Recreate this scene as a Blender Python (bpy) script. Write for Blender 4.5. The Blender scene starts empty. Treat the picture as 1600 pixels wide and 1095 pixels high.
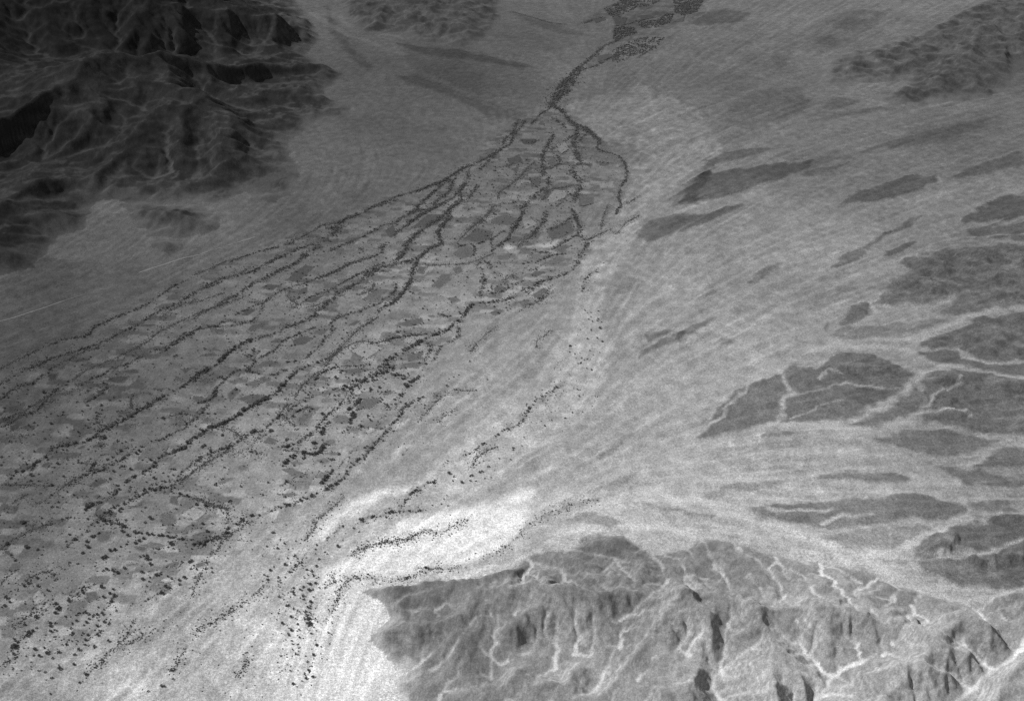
import bpy, math, random
import numpy as np

# ------------------------------------------------------------------ camera, world, sun, exposure
S = bpy.context.scene
C = S.collection
CAM_H, PITCH, VFOV = 1500.0, math.radians(32), math.radians(40)
cam_d = bpy.data.cameras.new('camera')
cam_d.sensor_fit = 'VERTICAL'
cam_d.angle = VFOV
cam_d.clip_start, cam_d.clip_end = 5.0, 200000.0
cam = bpy.data.objects.new('camera', cam_d)
cam.location = (0, 0, CAM_H)
cam.rotation_euler = (math.pi/2 - PITCH, 0, 0)
C.objects.link(cam)
S.camera = cam

SUN_EL, SUN_AZ = math.radians(47), math.radians(-80)      # azimuth clockwise from +Y (the view direction)
W = bpy.data.worlds.new('World'); S.world = W; W.use_nodes = True
wt = W.node_tree; wt.nodes.clear()
sky = wt.nodes.new('ShaderNodeTexSky'); sky.sky_type = 'NISHITA'; sky.sun_disc = False
sky.sun_elevation = SUN_EL; sky.sun_rotation = SUN_AZ; sky.altitude = 1500
bw = wt.nodes.new('ShaderNodeRGBToBW')                     # the photograph is black and white
bg = wt.nodes.new('ShaderNodeBackground'); bg.inputs[1].default_value = 0.09
wo = wt.nodes.new('ShaderNodeOutputWorld')
wt.links.new(sky.outputs[0], bw.inputs[0]); wt.links.new(bw.outputs[0], bg.inputs[0]); wt.links.new(bg.outputs[0], wo.inputs[0])
sd = bpy.data.lights.new('sun', 'SUN'); sd.energy = 3.1; sd.angle = math.radians(0.5); sd.color = (1, 1, 1)
sun = bpy.data.objects.new('sun', sd); C.objects.link(sun)
sun.rotation_euler = (math.pi/2 - SUN_EL, 0, math.pi - SUN_AZ)
vs = S.view_settings
vs.view_transform = 'Standard'; vs.look = 'None'; vs.exposure = 0.55; vs.gamma = 1.0; vs.use_curve_mapping = False
S.cycles.use_denoising = False
S.cycles.max_bounces = 4

rng = np.random.default_rng(7); random.seed(7)
TP = math.tan(VFOV/2); SP, CP = math.sin(PITCH), math.cos(PITCH)

# ------------------------------------------------------------------ survey: from a spot on the survey sheet to the ground
TILE = {'a': (0, 849, 4.444), 'b': (300, 849, 4.444), 'c': (0, 620, 4.444), 'd': (300, 620, 4.444), 'e': (0, 440, 4.444),
        'f': (300, 400, 4.444), 'g': (600, 330, 4.444), 'h': (640, 120, 4.444), 'i': (560, 560, 4.0), 'j': (800, 0, 4.444),
        'k': (530, 725, 2.959), 'l': (1060, 725, 2.959), 'm': (1060, 360, 2.959), 'n': (1060, 0, 2.959), 'o': (530, 0, 2.959),
        'q': (0, 0, 2.959), 'r': (530, 360, 2.959), 's': (0, 360, 2.959), 'p': (0, 0, 1.0), 't': (360, 310, 5.333), 'u': (520, 240, 6.667)}
def ground_at(px, py, z=0.0):
    u = (px-800)/547.5*TP; v = (547.5-py)/547.5*TP
    dy = CP + v*SP; dz = -SP + v*CP
    t = (np.asarray(z, float)-CAM_H)/dz
    return u*t, dy*t
def num(s): return [tuple(float(c) for c in w.split(',')) for w in s.split()]
def sheet(tile, pts):
    x0, y0, s = TILE[tile]
    return [(x0+p[0]/s, y0+p[1]/s) + tuple(p[2:]) for p in pts]
def world(tile, s, zcol=False, zs=1.0):
    out = []
    for p in sheet(tile, num(s)):
        z = p[2]*zs if zcol else 0.0
        x, y = ground_at(p[0], p[1], z)
        out.append((float(x), float(y), z))
    return np.array(out)

# ------------------------------------------------------------------ the terrain lattice (finer near, coarser far)
NC, NR = 1180, 860
Y0, Y1, XO = 960.0, 11500.0, CAM_H*SP/CP
cs = np.linspace(-0.71, 0.71, NC)
kk = np.linspace(0, 1, NR)
rowY = (Y0+700)*((Y1+700)/(Y0+700))**kk - 700
def row_of(y): return np.log((np.clip(y, Y0, Y1)+700)/(Y0+700))/math.log((Y1+700)/(Y0+700))*(NR-1)
def col_of(x, y): return (x/((y+XO)*CP)+0.71)/1.42*(NC-1)
X = (cs[None, :]*((rowY+XO)*CP)[:, None]).astype(np.float32)
Y = np.repeat(rowY[:, None], NC, 1).astype(np.float32)
CELL = (np.gradient(rowY)[:, None]+np.zeros((1, NC))).astype(np.float32)

GT = np.stack([np.cos(np.arange(256)*2*np.pi/256), np.sin(np.arange(256)*2*np.pi/256)], 1).astype(np.float32)
def hsh(i, j, seed):
    h = (i.astype(np.uint32)*np.uint32(374761393) + j.astype(np.uint32)*np.uint32(668265263) + np.uint32((seed*974711+12345) & 0xffffffff))
    h ^= h >> np.uint32(13); h *= np.uint32(1274126177); h ^= h >> np.uint32(16)
    return h
def perlin(x, y, seed=0):
    xi = np.floor(x).astype(np.int32); yi = np.floor(y).astype(np.int32)
    fx = (x-xi).astype(np.float32); fy = (y-yi).astype(np.float32)
    ux = fx*fx*fx*(fx*(fx*6-15)+10); uy = fy*fy*fy*(fy*(fy*6-15)+10)
    def g(a, b):
        v = GT[(hsh(xi+a, yi+b, seed) & np.uint32(255)).astype(np.intp)]
        return v[..., 0]*(fx-a)+v[..., 1]*(fy-b)
    n0 = g(0, 0); n0 += ux*(g(1, 0)-n0)
    n1 = g(0, 1); n1 += ux*(g(1, 1)-n1)
    return (n0+uy*(n1-n0))*1.5
def fbm(x, y, seed, octs=3, gain=.5):
    s = 0; a = 1.0
    for o in range(octs):
        s = s+a*perlin(x*2**o, y*2**o, seed+o*17); a *= gain
    return s
def smooth(a, b, x):
    t = np.clip((x-a)/(b-a), 0, 1); return t*t*(3-2*t)
def blur(a, n=1):
    for _ in range(n):
        p = np.pad(a, 1, mode='edge')
        a = (p[1:-1, 1:-1]*4+p[:-2, 1:-1]*2+p[2:, 1:-1]*2+p[1:-1, :-2]*2+p[1:-1, 2:]*2+p[:-2, :-2]+p[2:, :-2]+p[:-2, 2:]+p[2:, 2:])/16
    return a
# ragged natural edges: masks are tested on slightly wandering coordinates
wob = np.float32(1)
XW = X + 13*perlin(X/70, Y/70, 1) + 6*perlin(X/21, Y/21, 2)
YW = Y + 13*perlin(X/70, Y/70, 3) + 6*perlin(X/21, Y/21, 4)

def window(x0, x1, y0, y1):
    r0 = max(0, int(row_of(y0))-2); r1 = min(NR, int(row_of(y1))+3)
    ys = np.array([max(y0, Y0), min(max(y1, Y0), Y1)])
    c = [col_of(np.array(xx), yy) for xx in (x0, x1) for yy in ys]
    return r0, r1, max(0, int(min(c))-2), min(NC, int(max(c))+3)
def seg_dist(PX, PY, pts, vals=None):
    D = np.full(PX.shape, 1e9, np.float32); V = np.zeros(PX.shape, np.float32) if vals is not None else None
    for k in range(len(pts)-1):
        ax, ay, bx, by = pts[k][0], pts[k][1], pts[k+1][0], pts[k+1][1]
        ex, ey = bx-ax, by-ay
        t = np.clip(((PX-ax)*ex+(PY-ay)*ey)/(ex*ex+ey*ey+1e-6), 0, 1)
        d = (PX-ax-t*ex)**2+(PY-ay-t*ey)**2
        if vals is not None:
            m = d < D; V = np.where(m, vals[k]+t*(vals[k+1]-vals[k]), V)
        D = np.minimum(D, d)
    return (np.sqrt(D), V) if vals is not None else np.sqrt(D)
def inside(PX, PY, pts):
    r = np.zeros(PX.shape, bool); n = len(pts)
    for k in range(n):
        ax, ay, bx, by = pts[k][0], pts[k][1], pts[(k+1) % n][0], pts[(k+1) % n][1]
        if ay == by: continue
        r ^= ((ay > PY) != (by > PY)) & (PX < (bx-ax)*(PY-ay)/(by-ay)+ax)
    return r
def poly_mask(pts, feather, wobble=True, fray=0.0):
    """1 inside, 0 outside, soft over +-feather metres; returned with its window"""
    m = feather+40
    r0, r1, c0, c1 = window(pts[:, 0].min()-m, pts[:, 0].max()+m, pts[:, 1].min()-m, pts[:, 1].max()+m)
    if r1 <= r0 or c1 <= c0: return None
    PX, PY = ((XW if wobble else X)[r0:r1, c0:c1], (YW if wobble else Y)[r0:r1, c0:c1])
    ins = inside(PX, PY, pts)
    d = seg_dist(PX, PY, np.vstack([pts, pts[:1]]))
    sd = np.where(ins, d, -d)
    if fray: sd = sd+fray*(streak_m[r0:r1, c0:c1]+.8*streak_c[r0:r1, c0:c1]-.4)
    return (slice(r0, r1), slice(c0, c1)), smooth(-feather, feather, sd)
def line_mask(pts, width, wobble=True):
    m = width*2+40
    r0, r1, c0, c1 = window(pts[:, 0].min()-m, pts[:, 0].max()+m, pts[:, 1].min()-m, pts[:, 1].max()+m)
    if r1 <= r0 or c1 <= c0: return None
    d = seg_dist((XW if wobble else X)[r0:r1, c0:c1], (YW if wobble else Y)[r0:r1, c0:c1], pts)
    return (slice(r0, r1), slice(c0, c1)), 1-smooth(width*.1, width*1.1, d)

# ------------------------------------------------------------------ soil and rock reflectance, with the lens vignette painted into it
def blend_samples(s, power=2.2):
    st = 8
    gx, gy = X[::st, ::st], Y[::st, ::st]
    a = gx/(gy+XO); b = np.log(gy+700)
    num_, den = 0, 0
    for px, py, v in num(s):
        x, y = ground_at(px, py)
        d = (a-x/(y+XO))**2*2.2 + (b-math.log(y+700))**2
        w = 1/(d+.0012)**(power/2)
        num_ = num_+w*math.log(v); den = den+w
    return up(np.exp(num_/den), st)
def up(g, st):
    r = np.arange(NR)/st; c = np.arange(NC)/st
    r0 = np.minimum(r.astype(int), g.shape[0]-2); c0 = np.minimum(c.astype(int), g.shape[1]-2)
    fr = np.minimum(r-r0, 1)[:, None]; fc = np.minimum(c-c0, 1)[None, :]
    g00 = g[r0][:, c0]; g01 = g[r0][:, c0+1]; g10 = g[r0+1][:, c0]; g11 = g[r0+1][:, c0+1]
    return ((g00*(1-fc)+g01*fc)*(1-fr)+(g10*(1-fc)+g11*fc)*fr).astype(np.float32)
SOIL_VIGNETTE = """300,415,0.105 560,310,0.102 200,440,0.095 700,245,0.0962 50,530,0.09 330,432,0.19 600,338,0.178 720,278,0.155 220,474,0.165 80,565,0.106 450,330,0.0935 100,470,0.085 600,200,0.0851 700,120,0.0777 800,60,0.0962 560,110,0.0888 950,130,0.131 1000,200,0.164 1150,130,0.11 1300,250,0.125 1500,220,0.103 1590,100,0.076 1080,330,0.23 1050,450,0.307 1250,400,0.26 1500,380,0.153 1150,560,0.331 1000,650,0.377 900,550,0.331 700,700,0.34 800,640,0.331 1300,600,0.258 1500,650,0.184 1590,800,0.22 1250,720,0.35 1050,770,0.45 950,800,0.52 1300,860,0.48 1500,940,0.35 640,420,0.27 400,480,0.19 850,300,0.17 600,560,0.267 200,620,0.14 50,620,0.0935 50,780,0.136 200,760,0.19 400,700,0.3 550,700,0.33 300,830,.25 100,900,.25 60,1000,.38 250,930,.42 200,1060,.72 380,980,.68 330,900,.42 450,860,0.48 480,1000,.84 560,960,0.74 600,840,0.5 560,1050,0.8 480,780,0.42 700,800,0.58"""
ROCK_VIGNETTE = """0,50,.012 150,100,.013 300,80,.02 450,100,.032 250,220,.025 60,250,.021 400,250,.036 300,320,.05 100,330,.032 20,400,.028 640,30,.07 700,60,.08
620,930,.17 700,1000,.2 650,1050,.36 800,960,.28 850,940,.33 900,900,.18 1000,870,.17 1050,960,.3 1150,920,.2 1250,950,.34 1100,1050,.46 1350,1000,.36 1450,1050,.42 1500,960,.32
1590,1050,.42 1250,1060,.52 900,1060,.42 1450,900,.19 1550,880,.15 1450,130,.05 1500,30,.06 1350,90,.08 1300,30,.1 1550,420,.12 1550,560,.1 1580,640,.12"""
soil = blend_samples(SOIL_VIGNETTE); rock = blend_samples(ROCK_VIGNETTE)  # both hold the dark corner and overexposed bottom as painted tone

# flow directions over the plain (the way the flood water ran)
FLOW = """1600,150 1350,215 1150,290 1000,360 930,460|1600,300 1400,370 1200,450 1000,560 900,660|1600,430 1400,470 1250,540 1100,610 950,700 850,760
1600,680 1450,690 1250,690 1100,720 950,770 830,820|1600,860 1350,870 1200,810 1060,775 950,780 830,820|1500,20 1300,120 1100,180 980,230 930,330|1200,0 1050,80 930,180
870,160 800,230 650,330 400,500 100,650 -100,750|900,250 800,380 600,560 300,760 0,960|920,400 800,500 650,640 500,800 300,960 150,1095
930,480 900,600 780,720 600,830 500,930 470,1095|450,20 560,80 700,130 840,165|530,110 650,200 720,250|480,200 520,260 480,340 300,430 0,540|300,330 250,400 100,480 -50,540
600,40 750,60 880,130|420,900 330,1000 250,1095|1700,760 1450,770 1250,760 1100,765"""
fp = []
for ln in FLOW.replace('\n', '|').split('|'):
    w = world('p', ln)
    for k in range(len(w)-1):
        d = w[k+1, :2]-w[k, :2]; L = np.hypot(*d)
        for t in np.linspace(0, 1, 5): fp.append((*(w[k, :2]+t*d), d[0]/L, d[1]/L))
st = 8
gx, gy = X[::st, ::st], Y[::st, ::st]
fx = fy = fd = 0
for (x, y, dx, dy) in fp:
    w = 1/((gx-x)**2+(gy-y)**2+60**2)**1.5
    fx = fx+w*dx; fy = fy+w*dy
n = np.hypot(fx, fy)+1e-12
FX, FY = up(fx/n, st), up(fy/n, st)
def lic(src, steps, mult):
    acc = src.copy(); wsum = 1.0
    for sgn in (-1, 1):
        px, py = X.copy(), Y.copy(); ri = None
        dx, dy = FX, FY
        for k in range(steps):
            px = px+sgn*dx*CELL*mult; py = py+sgn*dy*CELL*mult
            r = np.clip(row_of(py).astype(np.int32), 0, NR-1); c = np.clip(col_of(px, py).astype(np.int32), 0, NC-1)
            dx, dy = FX[r, c], FY[r, c]
            w = .5+.5*math.cos(math.pi*k/steps)
            acc += w*src[r, c]; wsum += w
    acc /= wsum
    return (acc-acc.mean())/acc.std()
white = rng.standard_normal((NR, NC)).astype(np.float32)
streak_f = lic(white, 5, 1.0)
streak_m = lic(blur(white[::-1].copy(), 3)*4, 12, 1.6)
streak_c = lic(perlin(X/20, Y/20, 31)+.6*perlin(X/60, Y/60, 32), 10, 2.4)
streak_c = np.clip(streak_c*(.75+.6*perlin(X/260, Y/260, 33)), -2.2, 1.6)

thread = blur(lic(perlin(X/42, Y/42, 36)+.5*perlin(X/18, Y/18, 37), 12, 2.0), 1)
thread = (1-smooth(.03, .26, np.abs(thread+.18*perlin(X/24, Y/24, 38))))*smooth(-.3, .4, fbm(X/300, Y/300, 39, 2)+.15)
# ------------------------------------------------------------------ mountains and hills: crest lines, valley lines, foot lines
MASSIF = [
 dict(name='mountain_range', foot=('p', "-420,520 -200,470 0,428 51,421 71,394 88,372 132,355 140,330 155,312 205,316 250,320 300,318 345,316 382,298 400,312 425,318 460,298 468,262 450,243 455,220 470,205 500,184 545,180 548,168 510,152 506,140 540,118 530,112 478,85 500,62 486,30 470,8 440,-30 300,-70 -420,-70"),
  crest=[('q', "-700,820,160 -300,720,190 0,600,210 150,550,230 300,460,250 450,365,280 500,330,285 640,345,245 760,325,235 870,325,215 1060,330,165 1250,320,110 1480,318,40"),
   ('q', "450,365,280 460,470,200 330,600,140 200,700,60"), ('q', "300,460,250 260,560,170 150,650,110 60,720,70"), ('q', "760,325,235 800,420,190 830,470,170 920,465,170 1000,520,120 1180,545,35"),
   ('q', "640,345,245 640,470,190 600,580,130"), ('q', "830,470,170 720,560,150 640,640,120 560,740,90 470,830,60 350,900,30"), ('q', "640,640,120 680,760,60 600,860,20"),
   ('q', "920,465,170 870,560,140 850,640,110 840,760,50 800,830,20"), ('q', "1000,520,120 990,600,120 1000,680,100 1060,790,50 1100,840,12"), ('q', "990,600,120 1130,620,70 1250,680,30 1330,700,8"),
   ('q', "-600,1060,130 -200,1000,125 0,950,105 150,880,90 300,840,60 400,890,20"), ('q', "-300,1160,80 0,1090,60 150,1010,50 300,1000,40 390,1010,12"), ('q', "-100,1200,40 50,1180,40 150,1160,25"),
   ('q', "-900,60,430 -300,60,420 0,30,430 240,20,410 470,50,385 640,60,365 830,25,335 960,40,300 1100,90,220 1250,110,150 1400,150,60 1450,200,15"), ('q', "640,60,365 620,160,280 700,240,180 780,290,105"),
   ('q', "960,40,300 880,130,220 900,230,130 960,290,70"), ('q', "1100,90,220 1080,180,140 1120,260,60"), ('q', "240,20,410 200,150,310 260,270,215"), ('q', "1250,110,150 1260,200,70 1300,250,30"), ('q', "0,30,430 -60,200,320 -80,360,230"), ('q', "470,50,385 430,150,290 470,250,190"),
   ('q', "1150,440,40 1300,420,48 1450,430,40 1570,480,15"), ('q', "700,990,10 820,1000,45 960,1010,12"), ('q', "1200,380,50 1350,370,45 1500,350,20"), ('q', "1130,900,4 1250,905,22 1340,880,4")],
  valley=[('q', "-400,900,20 0,820,25 130,800,25 300,750,45 500,690,75 620,610,110 700,500,150"), ('q', "1598,345,0 1480,290,5 1250,285,30 1000,300,60 900,300,80 700,300,110 500,290,140 240,330,170 0,420,180 -400,560,150"),
   ('q', "1190,535,3 1040,500,40 960,460,75 900,400,115"), ('q', "700,850,10 760,720,50 790,620,95"), ('q', "920,840,6 920,720,40 930,600,90"), ('q', "430,930,4 520,850,20 590,760,60"), ('q', "560,300,135 560,200,220 530,120,300"), ('q', "820,300,95 780,200,200 760,120,280"), ('q', "1000,300,60 990,200,130 1000,120,230"),
   ('q', "1190,285,35 1180,200,90 1180,140,150"), ('q', "220,760,35 330,680,90 390,560,170"), ('q', "300,930,10 150,940,40 -200,1060,50"), ('q', "1598,400,0 1400,395,15 1200,405,25 1060,410,60")], amp=15, sc=230, zs=.64, cell=9.5, K=.06, bed=(7.9, 10.8)),
 dict(name='outlying_hills', foot=('q', "560,940 640,930 760,950 900,945 1010,990 1015,1050 960,1085 820,1095 700,1090 640,1040"), crest=[('q', "640,985,10 740,985,26 820,1005,44 960,1015,14"), ('q', "820,1005,44 880,970,14"), ('q', "740,985,26 730,1050,8")], valley=[('q', "800,1080,0 780,1040,6")], amp=6, sc=80, zs=.8, cell=7.0, K=.03, bed=(8, 10.5)),
 dict(name='outlying_hills', foot=('s', "700,60 720,42 800,38 840,62 832,90 760,104 715,85"), crest=[('s', "712,62,4 770,62,24 828,76,4")], valley=[('s', "770,100,0 772,90,2")], amp=4, sc=60, zs=.8, cell=7.0, K=.03, bed=(8, 10.5)),
 dict(name='distant_hills', foot=('o', "60,100 20,60 0,0 -20,-70 350,-80 740,-60 770,50 720,120 640,200 560,222 450,205 300,185 290,150 100,160"),
  crest=[('o', "60,30,40 100,30,60 250,10,95 400,20,85 550,40,50 700,70,12"), ('o', "250,10,95 180,90,40"), ('o', "330,170,8 420,110,48 520,120,58 620,150,40 690,150,8"), ('o', "400,20,85 330,90,40")],
  valley=[('o', "280,150,0 400,80,30 500,70,42"), ('o', "760,100,0 640,100,20 540,80,40")], amp=11, sc=120, zs=.55, cell=8.0, K=.055, bed=(8.8, 11.2)),
 dict(name='eastern_hills', foot=('n', "640,330 700,260 830,232 960,202 1100,165 1200,115 1290,60 1380,10 1430,-40 1950,-60 1950,250 1598,285 1520,410 1450,450 1300,470 1130,480 1000,490 890,455 1000,400 1060,375 860,385 740,385 690,402 660,370"),
  crest=[('n', "690,345,10 800,310,32 950,250,46 1100,180,55 1250,100,85 1400,40,115 1500,60,115 1598,90,100 1850,80,120"), ('n', "1000,430,24 1150,390,46 1300,340,62 1400,330,62 1500,390,18"), ('n', "1300,340,62 1350,230,85 1400,130,105"), ('n', "1598,90,100 1560,200,60")],
  valley=[('n', "860,375,4 1000,345,10 1150,310,20 1250,250,38 1300,180,55"), ('n', "1520,360,8 1450,250,45"), ('n', "1600,200,30 1480,170,70")], amp=11, sc=120, zs=.55, cell=8.0, K=.055, bed=(8.8, 11.2)),
 dict(name='foreground_hills', foot=('k', "100,592 160,578 230,558 330,568 380,545 600,536 690,512 800,483 860,440 900,412 1050,388 1100,368 1200,335 1310,325 1400,380 1450,425 1540,405 1588,395 1660,350 1710,345 1830,365 1900,380 1950,400 2010,420 2090,430 2170,458 2270,468 2350,468 2420,478 2480,515 2530,545 2590,560 2690,590 2770,620 2890,640 2960,680 3020,620 3170,570 3500,560 3500,1500 -100,1700 100,1300 300,1095 250,1010 330,965 230,905 200,850 138,815 150,790 225,720 215,660 180,630"),
  crest=[('k', "130,590,2 240,565,18 330,575,32 400,552,42 600,545,56 690,530,52 800,505,36 850,470,14"), ('k', "143,812,4 250,775,28 350,758,42 420,755,48 520,735,52 600,700,60 640,650,68 630,600,64"),
   ('k', "630,600,64 720,600,74 820,600,80 900,590,84 1000,610,90 1100,605,90 1200,615,95 1300,600,90 1400,650,80"), ('k', "820,600,80 880,660,62 850,720,66 760,800,46 730,890,16"), ('k', "1000,610,90 1040,690,70 1130,800,34"), ('k', "1200,615,95 1190,670,74 1100,750,56 1030,830,26"),
   ('k', "1600,620,112 1500,720,82 1400,850,52 1300,980,44 1240,1060,34"), ('k', "420,755,48 400,830,18"), ('k', "350,758,42 310,830,14"), ('k', "500,740,50 520,800,30"), ('k', "880,900,10 820,960,34 780,1050,36"), ('k', "1130,900,20 1080,1000,40 900,1060,40"),
   ('k', "900,430,4 1000,440,20 1100,500,30 1200,560,42"), ('k', "1060,395,4 1200,380,16 1330,420,22 1400,500,34 1420,590,54"), ('k', "760,600,76 780,540,50"), ('k', "1000,610,90 960,540,50 900,500,26"),
   ('l', "0,620,112 60,660,95 150,720,84 150,850,50"), ('l', "350,690,95 420,800,84 500,900,62 580,960,36"), ('l', "650,690,84 760,690,88 880,740,70 890,850,30"), ('l', "700,760,80 700,900,30"), ('l', "1000,740,66 1100,780,84 1200,840,92 1330,900,60 1400,970,20"), ('l', "1300,720,70 1450,780,72 1550,850,22"),
   ('l', "800,1020,40 900,1000,60 1100,940,84 1250,1000,52 1300,1060,20"), ('l', "250,960,30 300,950,52 420,930,62 560,990,52 600,1080,40"), ('l', "420,930,62 450,1080,70 500,1300,90"), ('l', "0,980,46 100,960,42 60,1050,60"), ('l', "1700,880,90 1598,920,72 1500,1020,62 1450,1090,72 1500,1300,90"), ('l', "900,1000,60 950,1150,80 900,1300,90"),
   ('l', "120,360,4 180,400,15 220,500,30 320,610,46"), ('l', "300,385,6 330,420,16 400,540,36 440,620,46"), ('l', "470,440,6 540,480,22 590,560,30 660,580,34 720,640,44"), ('l', "700,480,6 760,520,24 800,580,30"), ('l', "920,600,20 970,575,28 1000,600,16"), ('l', "1130,660,24 1230,650,34 1350,690,10"), ('l', "20,400,6 60,470,30 100,560,46 130,640,60"), ('l', "1450,620,20 1560,600,50 1750,640,90")],
  valley=[('k', "700,985,3 720,860,10 710,760,25 690,700,44"), ('k', "985,965,4 1010,850,15 1010,740,40"), ('k', "1190,1060,3 1240,960,6 1270,880,12 1310,790,22 1380,700,40 1450,620,44 1510,550,20 1490,500,10 1455,430,0"), ('k', "430,965,2 530,870,15 600,780,32 640,720,46"), ('k', "205,690,1 330,700,12 450,680,26 560,620,40"), ('k', "860,455,0 960,470,6 1060,520,14 1160,540,20 1240,600,40"), ('k', "1050,395,0 1150,420,8 1300,440,10 1390,500,24"),
   ('l', "545,735,42 580,830,30 620,890,20 640,930,15 700,980,8 680,1050,3 640,1095,0 560,1250,0"), ('l', "700,985,8 850,920,14 910,900,20 940,810,36"), ('l', "390,830,42 330,880,30 200,960,15 160,990,10 150,1040,6 190,1090,1 200,1250,0"), ('l', "230,640,52 235,740,40 220,830,30 200,900,20 180,960,14"), ('l', "1700,740,10 1598,830,8 1540,910,5 1440,980,3 1310,1090,0 1200,1250,0"), ('l', "1050,700,30 1080,760,50 980,860,26"),
   ('l', "100,350,0 140,430,8 200,490,15 240,600,32"), ('l', "270,380,0 310,430,6 380,460,10 420,510,14 470,580,22 480,640,36"), ('l', "440,430,0 480,480,8 560,530,14 610,590,24"), ('l', "650,470,0 740,490,6 850,550,14"), ('l', "910,530,0 880,570,8 820,600,12 830,640,26"), ('l', "985,550,0 1020,590,6 980,632,12 920,632,14"), ('l', "1120,600,0 1090,650,8 1080,700,18"), ('l', "0,450,0 40,520,14 180,540,20")], amp=6.5, sc=95, zs=.5, cell=3.4, K=.06, bed=(5.7, 8.9)),
]
Z = np.zeros((NR, NC), np.float32); REG = np.zeros((NR, NC), np.int8)
TONE = soil.copy()  # starts from ground colour with the vignette fade painted in
hill_any = np.zeros((NR, NC), np.float32)
bord = np.minimum(np.minimum(np.arange(NC), NC-1-np.arange(NC))/60.0, 1)[None, :]*np.minimum(np.minimum(np.arange(NR)+1, NR-1-np.arange(NR))/40.0, 1)[:, None]
bord = np.clip(bord, 0, 1).astype(np.float32)
def cells_hash2(i, j, seed):
    h = hsh(i, j, seed)
    return (h & np.uint32(1023)).astype(np.float32)/1023, ((h >> np.uint32(10)) & np.uint32(1023)).astype(np.float32)/1023
def wear_down(h0, ins, cell, iters, K, m_=.5, lift=.03):
    """rain run-off cuts valleys into the raw mountain body (stream-power erosion on a square grid)"""
    ny, nx = h0.shape; h = h0.copy(); N = ny*nx
    offs = [(-1, 0, 1.), (1, 0, 1.), (0, -1, 1.), (0, 1, 1.), (-1, -1, 1.414), (-1, 1, 1.414), (1, -1, 1.414), (1, 1, 1.414)]
    lin = np.arange(N).reshape(ny, nx); core = ins.copy(); core[0] = core[-1] = False; core[:, 0] = core[:, -1] = False
    for it in range(iters):
        best = np.zeros((ny, nx)); rec = lin.copy(); dist = np.ones((ny, nx))
        p = np.pad(h, 1, mode='edge')
        for dy, dx, L in offs:
            g = (h-p[1+dy:1+dy+ny, 1+dx:1+dx+nx])/L
            q = (g > best) & core
            best = np.where(q, g, best); rec = np.where(q, lin+dy*nx+dx, rec); dist = np.where(q, L, dist)
        idc = np.where(core.ravel())[0]
        order = idc[np.argsort(-h.ravel()[idc])].tolist()
        rl = rec.ravel().tolist(); A = [1.0]*N
        for i in order:
            r = rl[i]
            if r != i: A[r] += A[i]
        Fv = (K*np.array(A)**m_/dist.ravel()).tolist()
        up_ = (h.ravel()+lift*h0.ravel()).tolist(); hl = h.ravel().tolist()
        for i in reversed(order):
            r = rl[i]
            if r != i:
                f = Fv[i]; v = (up_[i]+f*hl[r])/(1+f)
                hl[i] = v if v > hl[r] else hl[r]+.01
            else: hl[i] = up_[i]+.05
        h = np.array(hl).reshape(ny, nx)
    return h, np.array(A).reshape(ny, nx)
def sample(G, gx0, gy0, cell, PX, PY):
    u_ = np.clip((PX-gx0)/cell, 0, G.shape[1]-1.001); v_ = np.clip((PY-gy0)/cell, 0, G.shape[0]-1.001)
    c0_ = u_.astype(np.int32); r0_ = v_.astype(np.int32); fc_ = u_-c0_; fr_ = v_-r0_
    return (G[r0_, c0_]*(1-fc_)+G[r0_, c0_+1]*fc_)*(1-fr_)+(G[r0_+1, c0_]*(1-fc_)+G[r0_+1, c0_+1]*fc_)*fr_
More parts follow.
